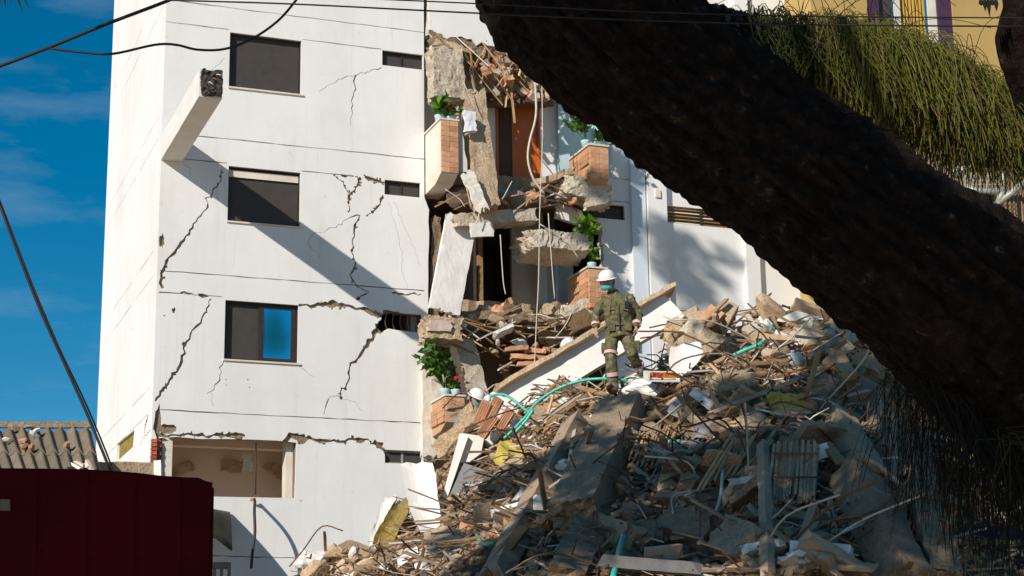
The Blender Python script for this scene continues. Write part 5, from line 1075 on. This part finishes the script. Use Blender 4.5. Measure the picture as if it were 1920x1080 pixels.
MB().box((on_y(1683,40,Yy).x,Yy+.1,wz0),(on_y(1694,40,Yy).x,Yy+.14,wz1)).box((on_y(1746,40,Yy).x,Yy+.1,wz0),(on_y(1762,40,Yy).x-.005,Yy+.14,wz1)).build('white_mullion', M_plaster2, wn)
cu = MB(); a, c = on_y(1694,40,Yy).x, on_y(1746,40,Yy).x; k = 40
for i in range(k+1):
    x = a+(c-a)*i/k; y = Yy+.2+.03*math.sin(i*1.3); cu.v += [V((x,y,wz0)), V((x,y,wz1))]
for i in range(k): cu.f.append((2*i,2*i+2,2*i+3,2*i+1)); cu.mi.append(0)
cu.build('curtain', M_curtain, wn)
# ribbed sheet fence in front of it
RV = 29.5; ua, ub = (1668-960)/F*RV, (2080-960)/F*RV
fe = thing('ribbed_fence', 'tan ribbed sheet fence right of the heap behind the trunk', 'fence', UVZ((ua+ub)/2, RV, 0))
npan = 9
for i in range(npan):
    s = MB(); a, c = ua+(ub-ua)*i/npan, ua+(ub-ua)*(i+1)/npan; zt_ = at(1700,235+((i*7) % 3)*4,RV).z-.12*i; k = 24
    for j in range(k+1):
        u = a+(c-a)*j/k; d = .02*(1 if (j//2) % 2 else -1); s.v += [UVZ(u,RV+d,0), UVZ(u,RV+d,zt_), UVZ(u,RV+d+.012,0), UVZ(u,RV+d+.012,zt_)]
    for j in range(k):
        p = 4*j; s.f += [(p,p+4,p+5,p+1),(p+2,p+3,p+7,p+6),(p+1,p+5,p+7,p+3)]; s.mi += [0]*3
    s.build('sheet_panel', M_ribbed, fe)
for i in range(4): u = ua+(ub-ua)*(i+.1)/3.6; MB().tube([UVZ(u,RV+.08,0), UVZ(u,RV+.08,10.5)], .05, 8).build('post', M_rust, fe)
fr = thing('tubular_frame', 'white tubular metal frame with wire mesh below the mossy branch', 'frame', at(1850,400,28.9))
for q, pts in enumerate(([(1775,335),(1798,316),(1880,312),(1895,318)], [(1790,330),(1830,300)], [(1812,352),(1830,358),(1882,360)], [(1870,382),(1935,332)], [(1880,312),(1882,362)], [(1872,378),(1880,358)])):
    MB().tube([at(*p, 28.9) for p in pts], .055 if q != 4 else .03, 8).build('tube', M_galv, fr, True)
for q in range(9): MB().tube([at(1800+q*10,315,28.92), at(1800+q*10,358,28.92)], .010, 4).build('mesh_wire', M_galv, fr)
for q in range(5): MB().tube([at(1795,322+q*8,28.93), at(1884,322+q*8,28.93)], .010, 4).build('mesh_wire', M_galv, fr)
# dark blue tarpaulin at the bottom right
tp_ = MB(); n = 14
for i in range(n+1):
    for j in range(n+1):
        px = 1800+i*22; py = 985+j*26-10*math.sin(i*.8); p = at(px, py, 19.5-.05*j+.12*math.sin(i*1.1+j*.4)); tp_.v.append(p)
for i in range(n):
    for j in range(n): a = i*(n+1)+j; tp_.f.append((a,a+1,a+n+2,a+n+1)); tp_.mi.append(0)
tag(tp_.build('tarpaulin', M_navy, smooth=True), 'dark navy tarpaulin hung at the bottom right corner', 'tarpaulin')

# ------------------------------------------------------------------ left foreground
RV2 = 14.0
rp_ = thing('red_hoarding', 'dark red metal hoarding filling the bottom left corner', 'hoarding', at(150,1080,RV2)*1)
edge = [(-260,879),(0,884),(100,885),(160,886),(225,890),(260,893),(300,898),(345,901),(372,902),(384,908),(397,911),(396,950),(393,1010),(391,1080),(388,1350),(-260,1350)]
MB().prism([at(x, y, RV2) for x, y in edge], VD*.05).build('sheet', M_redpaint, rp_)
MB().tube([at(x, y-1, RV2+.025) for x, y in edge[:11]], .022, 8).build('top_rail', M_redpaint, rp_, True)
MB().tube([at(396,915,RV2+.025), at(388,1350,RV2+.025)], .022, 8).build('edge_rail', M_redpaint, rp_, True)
for q in range(44): p = at((70,165,255,340)[q % 4]+6, 905+(q//4)*16, RV2-.004); MB().tube([p, p-VD*.006], [.008,.005], 6).build('rivet', M_redpaint, rp_)
for q in range(3): MB().tube([at(60+q*120,900,RV2+.09), at(60+q*120,1350,RV2+.09)], .03, 6).build('brace', M_rust, rp_)
MB().prism([at(x, y, RV2-.04) for x, y in ((0,936),(18,936),(18,957),(0,957))], VD*.03).build('hole_patch', M_roof, rp_)  # grey patch laid on the sheet in place of a hole
for q, x in enumerate((70,165,255,340)): MB().tube([at(x,888+q*3,RV2-.002), at(x-3,1350,RV2+.001)], .004, 5).build('panel_seam', M_redpaint, rp_)
# corrugated roof of the shed behind it
SV = 24.0; sh = thing('shed_roof', 'corrugated grey fibre cement shed roof behind the red hoarding', 'roof', at(60,900,SV))
def roofpt(s, t):   # s across (columns), t down the slope
    px = (4+s*24)+(t*(26-s*1.2)); py = 812+t*78; return at(px, py, SV+1.6*(1-t))
for row in range(2):
    for col in range(-3, 7):
        sb = MB(); k = 12; jn = 6
        for j in range(jn+1):
            t = (0, .53)[row]+(.56 if row == 0 else .6)*j/jn
            for i in range(k+1):
                s = col+i/k; p = roofpt(s, t); w = .5-.5*math.cos(2*math.pi*i/k); sb.v.append(p+UP*(.075*w+(.02 if row == 0 else 0)))
        for j in range(jn):
            for i in range(k): a = j*(k+1)+i; sb.f.append((a,a+1,a+k+2,a+k+1)); sb.mi.append(0)
        m_ = len(sb.v); sb.v += [p-UP*.02 for p in sb.v]; sb.f += [tuple(x+m_ for x in f[::-1]) for f in list(sb.f)]
        rim = [jn*(k+1)+i for i in range(k+1)]
        sb.f += [(a,c,c+m_,a+m_) for a, c in zip(rim, rim[1:])]; sb.mi = [0]*len(sb.f)
        sb.build('roof_sheet', M_roof, sh, True)
beam('ridge_board', roofpt(-3.2,-.02)+UP*.1, roofpt(7,-.02)+UP*.1, .12, .08, M_dark_concrete, seed=2, parent=sh, amp=.01)
r_ = random.Random(4)
for q in range(9): inst('roof_scrap', 'rock%d' % (q % 7), lambda: rock_mesh(q % 7, 8, 3), (M_tan, M_brick, M_white)[q % 3], roofpt(r_.uniform(-.5,5), r_.uniform(0,.6))+UP*.12, rrot(r_), (.2,.14,.08), 'small broken piece fallen on the corrugated shed roof', 'debris', 'pieces on the shed roof')
beam('concrete_beam', at(130,882,25.2), at(293,884,25.8), .2, .3, M_concrete, 'weathered grey concrete beam behind the top edge of the red hoarding', 'concrete beam', zh=TO, amp=.015, seed=61)
beam('post_stub', at(296,866,25.6), at(296,925,25.6), .09, .1, M_white, 'short white post at the end of the grey beam', 'post', amp=.006, seed=62)
for q in range(6): beam('wood_scrap', at(128+q*7,876-q % 3*6,23.3), at(148+q*5,884-(q*5) % 12,23.2), .05, .03, (M_black, M_white, M_pink)[q % 3], 'broken scrap in the small heap at the end of the shed roof', 'wood scrap', amp=.008, seed=q, group='slats at the end of the shed roof')
# awning and chair beside the hoarding
aw = MB(); n = 16; rim_in = []; 
for i in range(n+1):
    t = i/n
    for j in range(9):
        s = j/8; # s across from facade outwards
        pf = V((-2.0+3.55*t, -.05, 6.55-.28*t*t)); po = V((-2.0+3.25*t, -1.75, 6.2-.85*t**3)); p = pf.lerp(po, s)+UP*(.16*math.sin(math.pi*s)); aw.v.append(p)
for i in range(n):
    for j in range(8): a = i*9+j; aw.f.append((a,a+1,a+10,a+9)); aw.mi.append(0)
awo = tag(aw.build('awning', mat('dark_awning', (.018,.02,.014), (.04,.045,.022), scale=3, rough=.5, bump=.1), smooth=True), 'dark curved awning sheet poking out beside the red hoarding', 'awning')
sm = awo.modifiers.new('s', 'SOLIDIFY'); sm.thickness = .03
cp = at(408,1105,22); chair = thing('chair', 'dark wooden chair back at the bottom beside the red hoarding', 'chair', cp-UP*.6)
Mx = frame(RT+VD*.2, UP).to_4x4()
def cbx(nm, a, b_): MB().box(a, b_, 0, Matrix.Translation(cp-UP*.6) @ Mx).build(nm, M_black, chair)
for s in (-1,1): cbx('leg', (.13*s-.02,-.02,0), (.13*s+.02,.02,.92)); cbx('leg', (.13*s-.02,-.4,0), (.13*s+.02,-.36,.45))
cbx('top_rail', (-.109,-.018,.84), (.109,.018,.92)); cbx('slat', (-.06,-.01,.45), (-.02,.01,.838)); cbx('slat', (.02,-.01,.45), (.06,.01,.838)); cbx('seat', (-.15,-.42,.451), (.15,-.021,.49))
# cord hanging out of the broken opening
pline('black_cable', [on_y(477,936,-.1), on_y(478,942,-.5), on_y(477,960,-.72), on_y(478,1000,-.8), on_y(473,1040,-.8), on_y(471,1066,-.8)], .03, M_frame, 'dark thick cable hanging from the broken lower opening', 'cable')
solid('cord_knot', rock_mesh(3,6,2), M_tan, on_y(473,937,-.12), Matrix.Diagonal((.1,.08,.07)), 'tan knot of rags at the top of the hanging cord', 'knot')
# palm tips at the top left corner
pm = thing('palm_frond', 'dark palm leaf tips at the top left corner', 'palm', at(0,-60,9)); 
for q in range(11):
    a = at(-20+q*4,-50,9); d = RT*(-.10+.022*q)-UP*(.16+.03*((q*3) % 4)); b = MB(); b.add([a, a+d*.5+RT*.008, a+d, a+d*.5-RT*.008], [(0,1,2,3)]); b.build('leaflet', M_strand, pm)

# ------------------------------------------------------------------ overhead cables
def cable(pts, r, label, v=None, mt=None):
    return pline('overhead_cable', [at(p[0], p[1], p[2] if len(p) > 2 else v) for p in pts], r, mt or M_black, label, 'cable', 7, 6)
cable([(-260,215),(-80,155),(0,124),(92,89),(200,45),(318,0),(430,-48)], .017, 'thick black cable rising from the left edge across the sky', 16)
cable([(92,91),(150,98),(210,101),(290,84),(330,84),(370,93),(420,92),(470,74),(520,40),(557,-2),(600,-60)], .012, 'wavy black cable branching off in front of the top window', 16)
cable([(-40,290),(0,385),(30,465),(75,580),(120,680),(165,780),(208,885)], .017, 'black service cable running down the sky to the grey beam', 20)
cable([(-30,300),(12,408),(60,532),(110,650),(160,755),(200,850),(213,888)], .010, 'thinner second cable beside the black service cable', 20.1)
cable([(310,0),(560,8),(880,24),(1200,38),(1500,46),(1960,50)], .0036, 'lower thin wire running level across the top', 7.0)
cable([(560,-8),(880,6),(1200,22),(1500,30),(1960,34)], .003, 'upper thin wire running level across the top', 7.0)

# ------------------------------------------------------------------ tell look-alikes with one wording apart by their order in the picture
bpy.context.view_layer.update()
same = {}
for o in COL.objects:
    if o.parent is None and o.get('label') and o.get('category'): same.setdefault(o['label'], []).append(o)
ORD = ('first','second','third','fourth','fifth','sixth','seventh','eighth','ninth','tenth','eleventh','twelfth','thirteenth','fourteenth')
for lab, os_ in same.items():
    if len(os_) < 2: continue
    os_.sort(key=lambda o: proj(o.matrix_world.translation)[0]); n = len(os_)
    for i, o in enumerate(os_):
        w = ('left one','right one')[i] if n == 2 else ORD[i]+' from left' if i < 14 else 'far right one'
        o['label'] = lab+', '+w
for o in COL.objects:
    if o.get('category') and not o.get('kind'): o['kind'] = 'thing'
